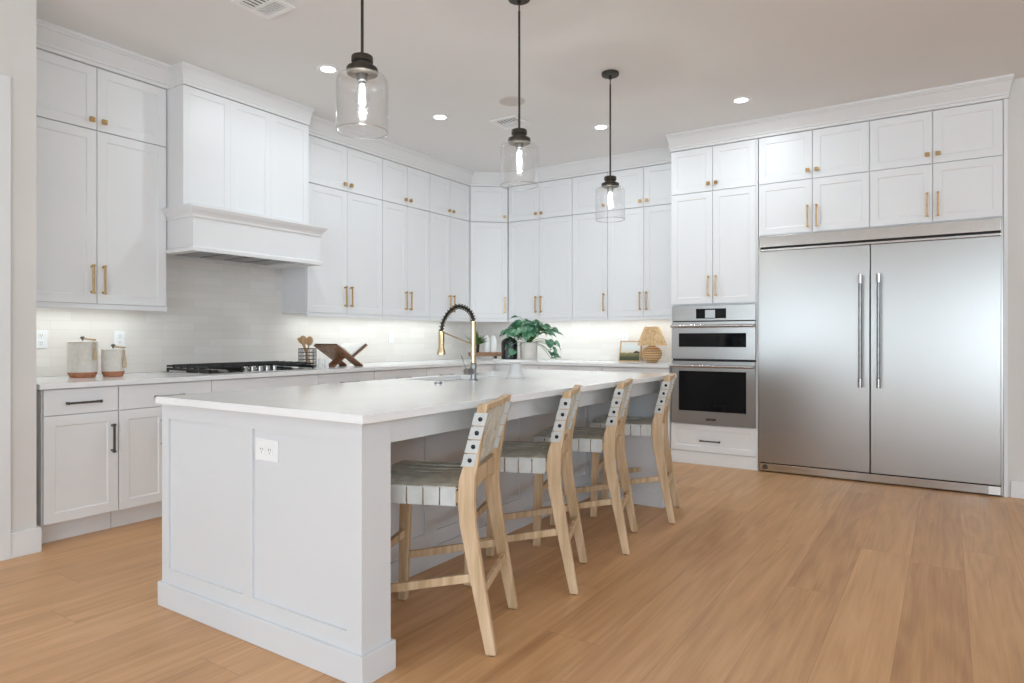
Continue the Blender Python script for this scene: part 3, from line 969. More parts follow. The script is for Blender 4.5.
# ------------------------------------------------------------------ stools
def make_stool(label, loc, rz):
    t = thing('counter_stool', label, 'stool', loc, rz, 'counter stools along the island')
    WY = .215
    for s in (1, -1):
        y0, y1 = s * WY - .0165, s * WY + .0165
        prof = [(-.280, 0), (-.241, 0), (-.176, .30), (-.142, .475), (-.134, .56), (-.138, .64), (-.176, .76), (-.213, .924), (-.250, .924),
                (-.222, .76), (-.200, .64), (-.198, .56), (-.203, .475), (-.230, .30)]
        # bottom tapers
        bm = NB(); prism(bm, prof, 'y', y0, y1); leg = obj('rear_leg', bm, M_stool, t, bevel=.004)
        bm = NB(); lathe(bm, [(.014, .0004), (.016, .004)], 12, c=(-.260, s * WY, -.004)); obj('glide', bm, M_nickel, leg)
        bm = NB()
        prism(bm, [(.222, 0), (.262, 0), (.250, .56), (.250, .59), (.200, .59), (.200, .54)], 'y', y0, y1)
        obj('front_leg', bm, M_stool, t, bevel=.004)
    # rails
    bm = NB()
    for s in (1, -1):
        beam(bm, (-.185, s * WY, .578), (.205, s * WY, .578), .024, .046)
    beam(bm, (.225, -WY + .0165, .578), (.225, WY - .0165, .578), .028, .046)
    obj('seat_frame', bm, M_stool, t, bevel=.002)
    for s in (1, -1):
        bm = NB(); beam(bm, (-.208, s * WY, .283), (.242, s * WY, .195), .020, .032); obj('side_stretcher', bm, M_stool, t, bevel=.003)
    bm = NB(); beam(bm, (.238, -WY + .0165, .300), (.238, WY - .0165, .300), .022, .034); obj('footrest', bm, M_stool, t, bevel=.003)
    bm = NB(); beam(bm, (-.222, -WY + .0165, .225), (-.222, WY - .0165, .225), .020, .034); obj('rear_stretcher', bm, M_stool, t, bevel=.003)
    # woven seat
    bm = NB()
    sx0, sx1 = -.132, .256
    n = 6; bw = (sx1 - sx0) / n
    ny = 8; wy = .235; bw2 = (2 * wy) / ny
    th = .004; zt = .612
    def sag(x, y): return -.010 * (1 - ((x - .07) / .18) ** 2) * (1 - (y / .24) ** 2)
    for k in range(n):      # straps side to side, wrapped down the side rails
        a, b = sx0 + k * bw + .004, sx0 + (k + 1) * bw - .004
        ysub = [-wy + j * bw2 for j in range(ny + 1)]
        top = []
        for j in range(ny):
            up = ((j + k) % 2) * .006
            y0, y1 = ysub[j] + .001, ysub[j + 1] - .001
            zc = zt + up + sag((a + b) / 2, (y0 + y1) / 2)
            bx(bm, a, b, y0 - .004, y1 + .004, zc - th, zc)
    bm2 = NB()
    for k in range(n):
        a, b = sx0 + k * bw + .0025, sx0 + (k + 1) * bw - .0025
        for s in (-1, 1):
            y0, y1 = sorted((s * wy, s * (wy + .004)))
            bx(bm2, a, b, y0, y1, .549, zt + .003)
            y0, y1 = sorted((s * wy, s * (wy - .04))); bx(bm2, a, b, y0, y1, .545, .549)
    for j in range(ny):
        y0, y1 = -wy + j * bw2 + .0035, -wy + (j + 1) * bw2 - .0035
        for k in range(n):
            up = ((j + k + 1) % 2) * .006
            a, b = sx0 + k * bw + .001, sx0 + (k + 1) * bw - .001
            zc = zt + up + sag((a + b) / 2, (y0 + y1) / 2)
            bx(bm, a - .004, b + .004, y0, y1, zc - th, zc)
        bx(bm2, sx1, sx1 + .004, y0, y1, .549, zt + .003)
        bx(bm2, sx1 - .04, sx1, y0, y1, .545, .549)
    obj('woven_seat', bm, M_leather, t)
    bm = NB(); bx(bm, sx0 + .002, sx1 - .001, -wy + .001, wy - .001, zt - .020, zt - .016); obj('seat_webbing', bm, M_jute, t)
    obj('seat_side_straps', bm2, M_leatherp, t, bevel=.001)
    # woven back
    def lean(z): return -.138 - (z - .64) * (.077 / .29)
    bm = NB(); bmws = {-1: NB(), 1: NB()}
    m = 4; z0, hs = .692, .051
    screws = []
    for k in range(m):
        za, zb = z0 + k * hs + .002, z0 + (k + 1) * hs - .002
        zc = (za + zb) / 2
        fx, bxk = lean(zc) - .001, lean(zc) - .043
        slope = -.077 / .29
        def q(x, z): return x + slope * (z - zc)
        for s in (-1, 1):   # wrap around each post
            yo, yi = s * (WY + .0165), s * (WY - .0165)
            for (xa, xb, ya, yb) in ((bxk + .000, fx + .004, yo, yo + s * .004), (fx + .001, fx + .005, yi, yo + s * .004), (bxk - .003, bxk + .001, yi, yo + s * .004), (bxk + .000, fx + .004, yi - s * .004, yi)):
                ya, yb = sorted((ya, yb))
                prism(bmws[s], [(q(xa, za), za), (q(xb, za), za), (q(xb, zb), zb), (q(xa, zb), zb)], 'y', ya, yb)
            screws.append((lean(zc) - .024, s, zc))
        nseg = 8
        for j in range(nseg):
            y0 = -(WY - .018) + j * 2 * (WY - .018) / nseg; y1 = y0 + 2 * (WY - .018) / nseg
            bow = -.012 * (1 - (((y0 + y1) / 2) / .2) ** 2)
            up = ((j + k) % 2) * .006
            xx = (fx + bxk) / 2 + bow + up
            prism(bm, [(q(xx, za), za), (q(xx + .004, za), za), (q(xx + .004, zb), zb), (q(xx, zb), zb)], 'y', y0 - .001, y1 + .001)
    nseg = 8
    for j in range(nseg):
        y0 = -(WY - .018) + j * 2 * (WY - .018) / nseg + .002; y1 = y0 + 2 * (WY - .018) / nseg - .004
        bow = -.012 * (1 - (((y0 + y1) / 2) / .2) ** 2)
        for k in range(m):
            za, zb = z0 + k * hs, z0 + (k + 1) * hs
            zc = (za + zb) / 2; xx = lean(zc) - .025 + bow + ((j + k + 1) % 2) * .006
            s_ = -.077 / .29
            prism(bm, [(xx + s_ * (za - zc), za), (xx + .004 + s_ * (za - zc), za), (xx + .004 + s_ * (zb - zc), zb), (xx + s_ * (zb - zc), zb)], 'y', y0, y1)
    obj('woven_back', bm, M_leather, t)
    w = {q_: obj('back_side_straps', bmws[q_], M_leatherp, t, bevel=.0008) for q_ in (-1, 1)}
    for x, s, z in screws:
        bm = NB(); lathe(bm, [(.0085, 0), (.0085, s * .002), (.006, s * .005), (.002, s * .006)], 12, c=(x, s * (WY + .0206), z), axis='y')
        obj('screw', bm, M_screw, w[s], smooth=True)
    # top and lower back rails, bowed
    bm = NB()
    def rail(z0, z1, xf, th, bowd, arch=0):
        N_ = 10
        y = [-(WY - .0166) + 2 * (WY - .0166) * k / N_ for k in range(N_ + 1)]
        ring = []
        for yy in y:
            u = yy / WY
            bw_ = -bowd * (1 - u * u); ar = arch * (1 - u * u)
            ring.append([bm.verts.new(V(xf + bw_ + dx, yy, zz)) for dx, zz in ((0, z0 + ar), (-th, z0 + ar), (-th, z1), (0, z1))])
        for a, b in zip(ring, ring[1:]):
            for k in range(4): bm.faces.new([a[k], a[(k + 1) % 4], b[(k + 1) % 4], b[k]])
        bm.faces.new(ring[0]); bm.faces.new(ring[-1][::-1])
    rail(.902, .923, -.213, .030, .012)
    obj('top_rail', bm, M_stool, t, bevel=.002)
    bm = NB(); rail(.572, .668, -.156, .024, .010, .034)
    obj('lower_back_rail', bm, M_stool, t, bevel=.002)
    return t


def stool_pose(foot, ang):
    a = R(ang); f = V(-math.cos(a), -math.sin(a)); w = V(-math.sin(a), math.cos(a))
    c = V(*foot) + f * .255 + w * .215
    return (c.x, c.y, .004), math.atan2(f.y, f.x)


SP = [((-1.413, 1.994), 22.5, 'woven leather counter stool nearest the camera, beside the island end panel'),
      ((-1.431, 2.678), 21.5, 'woven leather counter stool second nearest the camera'),
      ((-1.456, 3.325), 17, 'woven leather counter stool second farthest from the camera'),
      ((-1.455, 4.035), 15.5, 'woven leather counter stool farthest from the camera, by the far end of the island')]
l, r_ = stool_pose(*SP[0][:2])
stool0 = make_stool(SP[0][2], l, r_)
for ft, an, lab in SP[1:]:
    l, r_ = stool_pose(ft, an)
    dup(stool0, l, r_, lab)


# ------------------------------------------------------------------ pendants
def make_pendant(label, loc):
    t = thing('pendant_light', label, 'pendant lamp', loc, 0, 'glass pendant lights over the island')
    bm = NB(); lathe(bm, [(.0, -.0255), (.02, -.025), (.060, -.022), (.062, -.018), (.062, -.001)], 32); c = obj('canopy', bm, M_bronze, t, smooth=True)
    bm = NB()
    for a in (0, PI): lathe(bm, [(.004, -.029), (.005, -.024)], 8, c=(.038 * math.cos(a + 1), .038 * math.sin(a + 1), 0))
    lathe(bm, [(.012, -.045), (.012, -.0255)], 12)
    obj('canopy_screw', bm, M_bronze, c)
    bm = NB(); tube(bm, [(0, 0, -.045), (0, 0, -.088)], .0042, 8)
    tube(bm, [(0, 0, -.085), (0, 0, -.755)], .0062, 12)
    obj('stem', bm, M_bronze, t, smooth=True)
    bm = NB()
    lathe(bm, [(.010, -.742), (.042, -.748), (.044, -.752), (.044, -.772), (.036, -.776), (.036, -.786), (.062, -.796), (.064, -.800), (.064, -.819), (.058, -.822)][::-1], 36)
    obj('cap', bm, M_bronze, t, smooth=True)
    bm = NB(); lathe(bm, [(.020, -.850), (.022, -.848), (.022, -.823)], 20); obj('socket', bm, M_nickel, t, smooth=True)
    bm = NB()
    prof = [(.060, -.822), (.080, -.824), (.096, -.832), (.103, -.846), (.105, -.862), (.105, -1.054), (.103, -1.054), (.103, -.862), (.101, -.847), (.0945, -.834), (.080, -.8265), (.060, -.8245)]
    lathe(bm, prof, 48, caps=False)
    gs = obj('glass_shade', bm, M_glass, t, smooth=True)
    bm = NB(); lathe(bm, [(.1025, -1.0545), (.1055, -1.0545), (.106, -1.0575), (.1045, -1.0595), (.1025, -1.0580), (.1025, -1.0545)], 48, caps=False)
    obj('rim', bm, M_rim, gs, smooth=True)
    bm = NB(); lathe(bm, [(.013, -.850), (.014, -.865), (.022, -.885), (.030, -.905), (.031, -.925), (.024, -.945), (.011, -.958), (.002, -.962)][::-1], 24)
    b = obj('bulb', bm, M_bulbglass, t, smooth=True)
    bm = NB()
    tube(bm, [(0, 0, -.862), (0, 0, -.950)], .007, 10)
    for k in range(4):
        a = k * PI / 2; tube(bm, [(.010 * math.cos(a), .010 * math.sin(a), -.868), (.014 * math.cos(a), .014 * math.sin(a), -.94)], .0022, 6)
    obj('filament', bm, M_filament, b, smooth=True)
    pl = bpy.data.lights.new('pendant_glow', 'POINT'); pl.energy = 8; pl.color = (1, .9, .76); pl.shadow_soft_size = .012
    po = bpy.data.objects.new('pendant_glow', pl); po.parent = t; po.location = (0, 0, -.925); COL.objects.link(po)
    return t


p0 = make_pendant('clear glass pendant lamp nearest the camera, over the near end of the island', (-2.008, 1.925, CEIL))
dup(p0, (-1.99, 3.09, CEIL), 0, 'clear glass pendant lamp over the middle of the island')
dup(p0, (-2.02, 4.345, CEIL), 0, 'clear glass pendant lamp farthest away, over the far end of the island')


# recessed lights
def downlight(label, loc):
    t = thing('recessed_light', label, 'ceiling light', loc, 0, 'recessed ceiling lights')
    bm = NB(); lathe(bm, [(.052, -.004), (.074, -.006), (.078, -.003), (.078, -.0005), (.052, -.0005)], 32, caps=False); obj('trim_ring', bm, M_plastic, t, smooth=True)
    bm = NB(); lathe(bm, [(.0515, -.0035), (.0515, -.0008)], 32); obj('lens', bm, M_lens, t)
    sl = bpy.data.lights.new('downlight_beam', 'AREA'); sl.shape = 'DISK'; sl.size = .10; sl.energy = 5.5; sl.color = (1, .97, .93)
    so = bpy.data.objects.new('downlight_beam', sl); so.parent = t; so.location = (0, 0, -.02); COL.objects.link(so)
    return t


d0 = downlight('round recessed ceiling light behind the nearest pendant, closest to the hood', (-3.662, 3.183, CEIL))
for (x, y), lab in (((-3.651, 4.407), 'round recessed ceiling light between the near and middle pendants'), ((-2.61, 5.417), 'round recessed ceiling light behind the stem of the farthest pendant'),
                    ((-1.377, 5.42), 'round recessed ceiling light in front of the oven tower')):
    dup(d0, (x, y, CEIL), 0, lab)


def vent(label, loc, rz, s=.30):
    t = thing('ceiling_vent', label, 'vent', loc, rz, 'square ceiling vents')
    bm = NB()
    h = s / 2
    for a in ((-h, h, -h, -h + .035), (-h, h, h - .035, h), (-h, -h + .035, -h + .035, h - .035), (h - .035, h, -h + .035, h - .035)):
        bx(bm, a[0], a[1], a[2], a[3], -.010, -.0005)
    obj('frame', bm, M_plastic, t, bevel=.002)
    bm = NB(); bx(bm, -h + .035, h - .035, -h + .035, h - .035, -.003, -.0006); obj('duct_opening', bm, M_pewter, t)
    bm = NB()
    q = h - .035
    for k in range(7):
        x = -q + .012 + k * .032
        for (c0, c1, ax) in ((-q, -.008, 0), (.008, q, 1)):
            if ax == 0: bx(bm, x - .004, x + .010, c0, c1, -.009, -.004)
            else: bx(bm, -q, q, .012 + k * .016, .020 + k * .016, -.009, -.004)
    bx(bm, -q, q, -.008, .008, -.010, -.004)
    obj('louvre', bm, M_plastic, t)


vent('square white ceiling vent cut by the top edge of the photo, above the hood', (-3.253, 2.355, CEIL), 0, .25)
vent('square white ceiling vent behind the stem of the middle pendant', (-3.22, 4.85, CEIL), 0, .27)
bm = NB(); lathe(bm, [(.085, -.006), (.10, -.007), (.104, -.004), (.104, -.0005)], 36)
tag(obj('ceiling_speaker', bm, noise_tint(mat('speaker_mesh', (.6, .58, .55), .8), (.57, .545, .515), (.63, .605, .575), ns=90), loc=(-2.921, 4.428, CEIL), smooth=True), 'round flush ceiling speaker beside the middle pendant stem', 'speaker')

# under-cabinet lamps
def ucl(label, x0, x1, y0, y1, zz, p):
    cx, cy = (x0 + x1) / 2, (y0 + y1) / 2
    t = thing('under_cabinet_light', label, 'light strip', (cx, cy, zz), 0, 'light strips under the wall cabinets')
    bm = NB(); bx(bm, x0 - cx, x1 - cx, y0 - cy, y1 - cy, .004, .012); obj('strip_housing', bm, M_plastic, t)
    area('strip_glow', (0, 0, .002), (0, 0, 0), x1 - x0, y1 - y0, p, (1, .93, .84), parent=t)


UC = 1.7
ucl('light strip under the wall cabinet left of the hood', -4.84, -4.72, 1.68, 2.50, 1.381, UC * .85)
ucl('light strip under the cabinets between hood and corner', -4.84, -4.72, 3.86, 6.05, 1.381, UC * 2.2)
ucl('light strip under the far wall cabinets', -4.10, -2.28, 6.51, 6.63, 1.381, UC * 1.9)

# ------------------------------------------------------------------ cooktop
t = thing('gas_cooktop', 'stainless gas cooktop with black cast-iron grates and five knobs', 'cooktop', (0, 0, .9175))
cy0, cy1, cx0, cx1 = 2.655, 3.60, -4.86, -4.27
bm = NB(); bx(bm, cx0, cx1, cy0, cy1, .0, .008); obj('top_plate', bm, M_steelb, t, bevel=.003)


def grate(x0, x1, y0, y1, nx, ny):
    bm = NB()
    zt0, zt1 = .036, .056
    for a in ((x0, x0 + .012, y0, y1), (x1 - .012, x1, y0, y1), (x0, x1, y0, y0 + .012), (x0, x1, y1 - .012, y1)): bx(bm, *a, zt0 + .006, zt1)
    for k in range(1, nx): x = x0 + (x1 - x0) * k / nx; bx(bm, x - .004, x + .004, y0 - .004, y1 + .004, zt0, zt1 + .006)
    for k in range(1, ny): y = y0 + (y1 - y0) * k / ny; bx(bm, x0, x1, y - .005, y + .005, zt0 + .002, zt1 + .003)
    for x in (x0, x1 - .014):
        for y in (y0, y1 - .014): bx(bm, x, x + .014, y, y + .014, .0082, zt0)
    # solid skirt of the casting
    bx(bm, x0, x1, y0, y0 + .008, .018, zt0); bx(bm, x0, x1, y1 - .008, y1, .018, zt0)
    obj('grate', bm, M_black, t, bevel=.002)


grate(-4.84, -4.29, 2.675, 2.945, 6, 3)
grate(-4.84, -4.44, 2.950, 3.275, 5, 4)
grate(-4.84, -4.29, 3.280, 3.585, 6, 3)
for (x, y, r) in ((-4.70, 2.795, .045), (-4.43, 2.795, .038), (-4.66, 3.112, .055), (-4.70, 3.43, .038), (-4.43, 3.43, .045)):
    bm = NB(); lathe(bm, [(r, .0082), (r, .014), (r * .8, .016), (r * .8, .022), (r * .6, .024)], 24, c=(x, y, 0)); obj('burner', bm, M_black, t, smooth=True)
for k in range(5):
    bm = NB(); lathe(bm, [(.026, .0083), (.026, .012), (.022, .014), (.022, .042), (.019, .045)], 20, c=(-4.335, 2.985 + k * .064, 0)); obj('control_knob', bm, M_steelb, t, smooth=True)


# ------------------------------------------------------------------ canisters
def canister(label, loc, r, h, rz=0):
    t = thing('canister', label, 'canister', loc, rz, 'stoneware canisters')
    bm = NB(); lathe(bm, [(r * .82, 0), (r * .84, .004), (r * .97, .028), (r * .975, .034)], 40); obj('terracotta_base', bm, M_terra, t, smooth=True)
    bm = NB(); lathe(bm, [(r * .975, .0345), (r, .06), (r, h - .012), (r * .985, h)], 40); obj('body', bm, M_cream, t, smooth=True)
    bm = NB(); lathe(bm, [(r * 1.02, h + .0005), (r * 1.02, h + .006), (r * .9, h + .010), (.01, h + .013)], 40); l = obj('lid', bm, M_cream, t, smooth=True)
    bm = NB(); lathe(bm, [(.006, h + .012), (.006, h + .022), (.013, h + .028), (.013, h + .036), (.006, h + .042)], 20); obj('lid_knob', bm, M_pewter, l, smooth=True)
    # bead string from the knob over the rim with a tassel, on the camera side
    import math as m_
    a = .35
    ux, uy = m_.cos(a), m_.sin(a)
    bm = NB()
    pts = []
    for k in range(9):
        f = k / 8
        pts.append((ux * (.012 + f * (r * 1.02 + .001)), uy * (.012 + f * (r * 1.02 + .001)), h + .026 - .008 * f))
    for k in range(3): pts.append((ux * (r + .012), uy * (r + .012), h - .004 - k * .014))
    for p in pts: bmesh.ops.create_uvsphere(bm, u_segments=8, v_segments=6, radius=.0065, matrix=Matrix.Translation(p))
    obj('bead_string', bm, M_jute, t, smooth=True)
    bm = NB(); lathe(bm, [(.011, h - .115), (.012, h - .10), (.009, h - .062), (.007, h - .055), (.009, h - .046), (.003, h - .040)], 12, c=(ux * (r + .0125), uy * (r + .0125), 0)); obj('tassel', bm, M_jute, t, smooth=True)
    return t


canister('taller cream stoneware canister with terracotta base, left of the pair', (-4.70, 2.045, .9175), .085, .226)
canister('shorter cream stoneware canister with terracotta base, right of the pair', (-4.66, 2.215, .9175), .069, .174, .15)

# ------------------------------------------------------------------ utensils
BKX, BKY = -4.70, 3.855
t = thing('wire_basket', 'square black wire basket holding wooden spoons by the cooktop', 'basket', (BKX, BKY, .9175), R(33))
bm = NB(); s = .060; h = .165
for k in range(6):
    z = .003 + k * (h - .006) / 5
    for a, b in (((-s, -s), (s, -s)), ((s, -s), (s, s)), ((s, s), (-s, s)), ((-s, s), (-s, -s))):
        tube(bm, [(*a, z), (*b, z)], .0022 if k < 5 else .0032, 6)
for k in range(6):
    q = -s + 2 * s * k / 5
    for p in ((q, -s), (q, s), (-s, q), (s, q)): tube(bm, [(*p, .003), (*p, h - .003)], .002, 6)
    tube(bm, [(q, -s, .003), (q, s, .003)], .002, 6)
obj('wire_cage', bm, M_black, t)
bm = NB(); bx(bm, -s + .003, s - .003, -s + .003, s - .003, .0055, .012); obj('bottom_plate', bm, M_black, t)


def spoon(label, loc, lean, az, L, spat=False, name='wooden_spoon'):
    roll = Matrix.Rotation(R(-39) - az, 4, 'Z')
    t = thing(name, label, 'utensil', loc, az, 'wooden utensils in the wire basket')
    d = V(math.sin(lean), 0, math.cos(lean))
    def P(s_): return tuple(d * s_)
    bm = NB(); tube(bm, [P(.006), P(L * .8)], .0075, 10); obj('stick', bm, M_spoon, t, smooth=True)
    bm = NB()
    mt = Matrix.Rotation(lean, 4, 'Y')
    if spat:
        prism(bm, [(-.012, L * .78), (.012, L * .78), (.024, L * .84), (.028, L * .98), (.02, L), (-.02, L), (-.028, L * .98), (-.024, L * .84)], 'x', -.003, .003, mt @ roll)
    else:
        bmesh.ops.create_uvsphere(bm, u_segments=16, v_segments=10, radius=1, matrix=mt @ roll @ Matrix.Translation((0, 0, L * .89)) @ Matrix.Diagonal((.010, .031, .042, 1)))
    obj('head', bm, M_spoon, t, smooth=not spat, bevel=.001 if spat else 0)


spoon('wooden spatula leaning left in the wire basket', (BKX + .02, BKY + .02, .931), R(20), R(-130), .265, True, 'wooden_spatula')
spoon('wooden spoon leaning left in the wire basket, beside the spatula', (BKX + .02, BKY + .00, .931), R(12), R(-120), .255)
spoon('wooden spoon leaning right in the wire basket', (BKX - .015, BKY - .01, .931), R(9), R(40), .245)

for k, (x, y) in enumerate(((-4.44, 3.775), (-4.405, 3.812))):
    t = thing('shaker', ('small white shaker cup next to the wire basket, left one', 'small white shaker cup next to the cookbook stand, right one')[k], 'shaker', (x, y, .9175), 0, 'small white shakers')
    bm = NB(); lathe(bm, [(.018, 0), (.0195, .003), (.0195, .072)], 24); obj('body', bm, M_white, t, smooth=True)
    bm = NB(); lathe(bm, [(.019, .0725), (.019, .080), (.012, .084), (.003, .085)], 24); obj('lid', bm, M_white, t, smooth=True)

# cookbook stand: two interlocking boards, spine line along X
t = thing('cookbook_stand', 'crossed wooden cookbook stand on the counter right of the basket', 'book stand', (-4.55, 4.105, .9175), R(6))
def board(name, s, m):
    bm = NB()
    p0, p1 = V(0, s * .135, .004), V(0, -s * .195, .192)
    dirv = (p1 - p0).normalized(); nv = V(0, -dirv.z, dirv.y)
    w = .0065
    for xa, xb in (((-.14, -.05), (.045, .14)) if s > 0 else ((-.0495, .0445),)):
        # legs below the crossing
        cr = p0 + dirv * ((p1 - p0).length * .40)
        pts = [p0 + nv * w, p0 - nv * w, cr - nv * w, cr + nv * w]
        prism(bm, [(p.y, p.z) for p in pts], 'x', xa, xb)
    cr = p0 + dirv * ((p1 - p0).length * .40)
    pts = [cr + nv * w, cr - nv * w, p1 - nv * w, p1 + nv * w]
    prism(bm, [(p.y, p.z) for p in pts], 'x', -.14, .14)
    return obj(name, bm, m, t, bevel=.002)
board('board', 1, M_walnut); board('board', -1, M_walnut)
# open book resting in the V
t = thing('open_book', 'open cookbook with white pages resting on the crossed stand', 'book', (-4.55, 4.105, .9175), R(6))
for s in (1, -1):
    p0, p1 = V(0, s * .135, .004), V(0, -s * .195, .192)
    d = (p1 - p0).normalized(); L0 = (p1 - p0).length
    nv = V(0, -d.z, d.y)
    if nv.z < 0: nv = -nv
    a = p0 + d * (L0 * .435) + nv * .0075; b = p1 - d * (-.006) + nv * .0075
    bm = NB(); prism(bm, [(q.y, q.z) for q in (a, b, b + nv * .004, a + nv * .004)], 'x', -.125, .125); obj('cover', bm, M_blackgloss, t)
    bm = NB()
    a2, b2 = a + nv * .0045 + d * .004, b + nv * .0045 - d * .008
    N_ = 8; low = []; up = []
    for k in range(N_ + 1):
        f = k / N_; p = a2.lerp(b2, f); low.append(p); up.append(p + nv * (.004 + .016 * math.sin(PI * min(1, f * .9 + .1)) ** .6 * (1 - .5 * f)))
    prism(bm, [(q.y, q.z) for q in low + up[::-1]], 'x', -.12, .12); obj('pages', bm, M_paper, t)

# ------------------------------------------------------------------ corner riser, herb, bottles
RX, RY = -4.49, 6.235
t = thing('wooden_riser', 'small brown wooden riser on the corner counter behind the faucet', 'riser', (RX, RY, .9175), drz)
bm = NB(); bx(bm, -.19, .19, -.085, .085, .046, .0885); obj('shelf_board', bm, M_walnut, t, bevel=.003)
for x in (-.13, .12):
    bm = NB(); bx(bm, x - .012, x + .012, -.075, .075, 0, .0455); obj('foot', bm, M_black, t, bevel=.002)


def on_riser(dx, dy=0): 
    return (RX + dx * math.cos(drz) - dy * math.sin(drz), RY + dx * math.sin(drz) + dy * math.cos(drz), .9175 + .089)


for dx, lab in ((.022, 'white bullet-shaped jar on the wooden riser, left one beside the herb pot'), (.100, 'white bullet-shaped jar at the right end of the wooden riser')):
    bm = NB(); lathe(bm, [(.034, 0), (.037, .004), (.037, .12), (.034, .15), (.026, .175), (.014, .192), (.004, .198)], 28)
    tag(obj('jar', bm, M_white, smooth=True, loc=on_riser(dx)), lab, 'jar', 'white jars on the riser')
t = thing('potted_herb', 'small bushy green herb in a dark pot on the wooden riser', 'plant', on_riser(-.10), 0)
bm = NB(); lathe(bm, [(.032, 0), (.038, .075), (.041, .08), (.041, .09), (.036, .09)], 24); obj('pot', bm, M_bronze, t, smooth=True)
bm = NB()
for k in range(130):
    a = random.uniform(0, 2 * PI); e = random.uniform(.2, 1.45); L = random.uniform(.08, .18)
    b0 = V(random.uniform(-.02, .02), random.uniform(-.02, .02), .085)
    tip = b0 + V(math.cos(a) * math.cos(e), math.sin(a) * math.cos(e), math.sin(e)) * L
    mid = b0.lerp(tip, .55) + V(0, 0, .01)
    sd = V(-math.sin(a), math.cos(a), 0) * random.uniform(.006, .012)
    v = [bm.verts.new(p) for p in (b0, mid + sd, tip, mid - sd)]
    bm.faces.new(v)
obj('foliage', bm, M_herb, t)

# ------------------------------------------------------------------ cake stand group on island
CX, CY = -2.28, 3.495
CZ = .9225
bm = NB(); lathe(bm, [(.062, 0), (.064, .004), (.054, .010), (.042, .035), (.033, .07), (.030, .092), (.05, .0985)], 40)
t = thing('cake_stand', 'white pedestal cake stand on the island top under the plant', 'cake stand', (CX, CY, CZ))
obj('pedestal', bm, M_white, t, smooth=True)
bm = NB(); lathe(bm, [(.05, .0990), (.138, .101), (.143, .105), (.144, .117), (.141, .119), (.136, .116), (.0, .1155)], 48, caps=False); obj('plate', bm, M_white, t, smooth=True)
SZ = CZ + .117


def around(px_off, depth):  # offset along the camera-right direction and away from camera
    cr, sr = math.cos(R(33.41)), math.sin(R(33.41))
    return (CX + px_off * cr - depth * sr, CY + px_off * sr + depth * cr)


x, y = around(-.038, .030)
t = thing('black_bottle', 'matte black bottle with a thin spout on the cake stand', 'bottle', (x, y, SZ))
bm = NB(); lathe(bm, [(.048, 0), (.052, .004), (.053, .095), (.050, .115), (.036, .128), (.018, .135), (.015, .14)], 32); obj('body', bm, M_blackgloss, t, smooth=True)
bm = NB(); lathe(bm, [(.013, .1405), (.011, .16), (.006, .165), (.006, .20), (.004, .205)], 20); obj('spout', bm, M_nickel, t, smooth=True)

x, y = around(.084, -.01)
t = thing('potted_pothos', 'trailing heart-leaved plant in a pale round pot on the cake stand', 'plant', (x, y, SZ))
bm = NB(); lathe(bm, [(.048, 0), (.053, .004), (.056, .104), (.053, .106), (.050, .104), (.049, .085), (.0, .083)], 40, caps=False)
bmesh.ops.holes_fill(bm, edges=[e for e in bm.edges if e.is_boundary])
obj('pot', bm, M_pot, t, smooth=True)
bm = NB(); lathe(bm, [(.048, .084), (.047, .09)], 24); obj('soil', bm, M_soil, t)
bml = NB(); bms = NB()


def leaf(base, tipdir, size, droop):
    tipdir = tipdir.normalized()
    side = tipdir.cross(V(0, 0, 1))
    if side.length < .1: side = V(1, 0, 0)
    side.normalize(); nrm = side.cross(tipdir).normalized()
    ro = random.uniform(-.6, .6)
    side = (side * math.cos(ro) + nrm * math.sin(ro)).normalized(); nrm = side.cross(tipdir).normalized()
    out = [(0, 0), (.28, -.10), (.50, .08), (.50, .36), (.36, .66), (.16, .90), (0, 1.08)]
    cen = [(0, 0), (0, .15), (0, .36), (0, .66), (0, .9), (0, 1.08)]
    def P(u, v):
        curl = abs(u) * .28 - droop * v * v * .5
        return base + side * u * size + tipdir * v * size + nrm * curl * size
    for s in (1, -1):
        o = [bml.verts.new(P(s * u, v)) for u, v in out]
        c = [bml.verts.new(P(0, v)) for v in (0.0, .08, .3, .6, .85)]
        for k in range(len(out) - 2):
            a, b = o[k + 1 - 1], o[k + 1]
            try: bml.faces.new([c[min(k, 4)], a, b, c[min(k + 1, 4)]] if min(k, 4) != min(k + 1, 4) and k > 0 else [c[0], b, c[1]])
            except ValueError: pass
        bml.faces.new([c[4], o[-2], o[-1]])


rnd = random.Random(5)
cr_, sr_ = math.cos(R(33.41)), math.sin(R(33.41))
RT, FW = V(cr_, sr_, 0), V(-sr_, cr_, 0)
# clusters of leaves: (right, toward camera, up) in metres from the pot rim centre
stems = []
for k in range(110):
    a = rnd.uniform(0, 2 * PI); rr = rnd.uniform(.03, .15); z = .105 + .095 * (1 - (rr / .16) ** 2) * rnd.uniform(.5, 1.1)
    rt = math.cos(a) * rr * 1.0 - .01; z += .045
    stems.append((rt, math.sin(a) * rr * .7, z, 0.036 + rnd.random() * .020))
for rt, fw, z, sz in [(.125, -.03, .10, .065), (.15, -.02, .075, .06), (.12, -.02, .05, .055), (.15, -.01, .03, .055), (.165, 0, .015, .045), (.14, -.01, .005, .045), (.12, -.04, .12, .065), (.165, -.02, .11, .06),
                      (-.105, -.05, .09, .062), (-.09, -.06, .055, .055), (-.115, -.02, .12, .06), (-.10, -.04, .15, .055), (-.07, 0, .265, .05), (.18, .02, .17, .05), (.15, 0, .19, .052), (.10, .02, .205, .05)]:
    stems.append((rt, fw, z, sz))
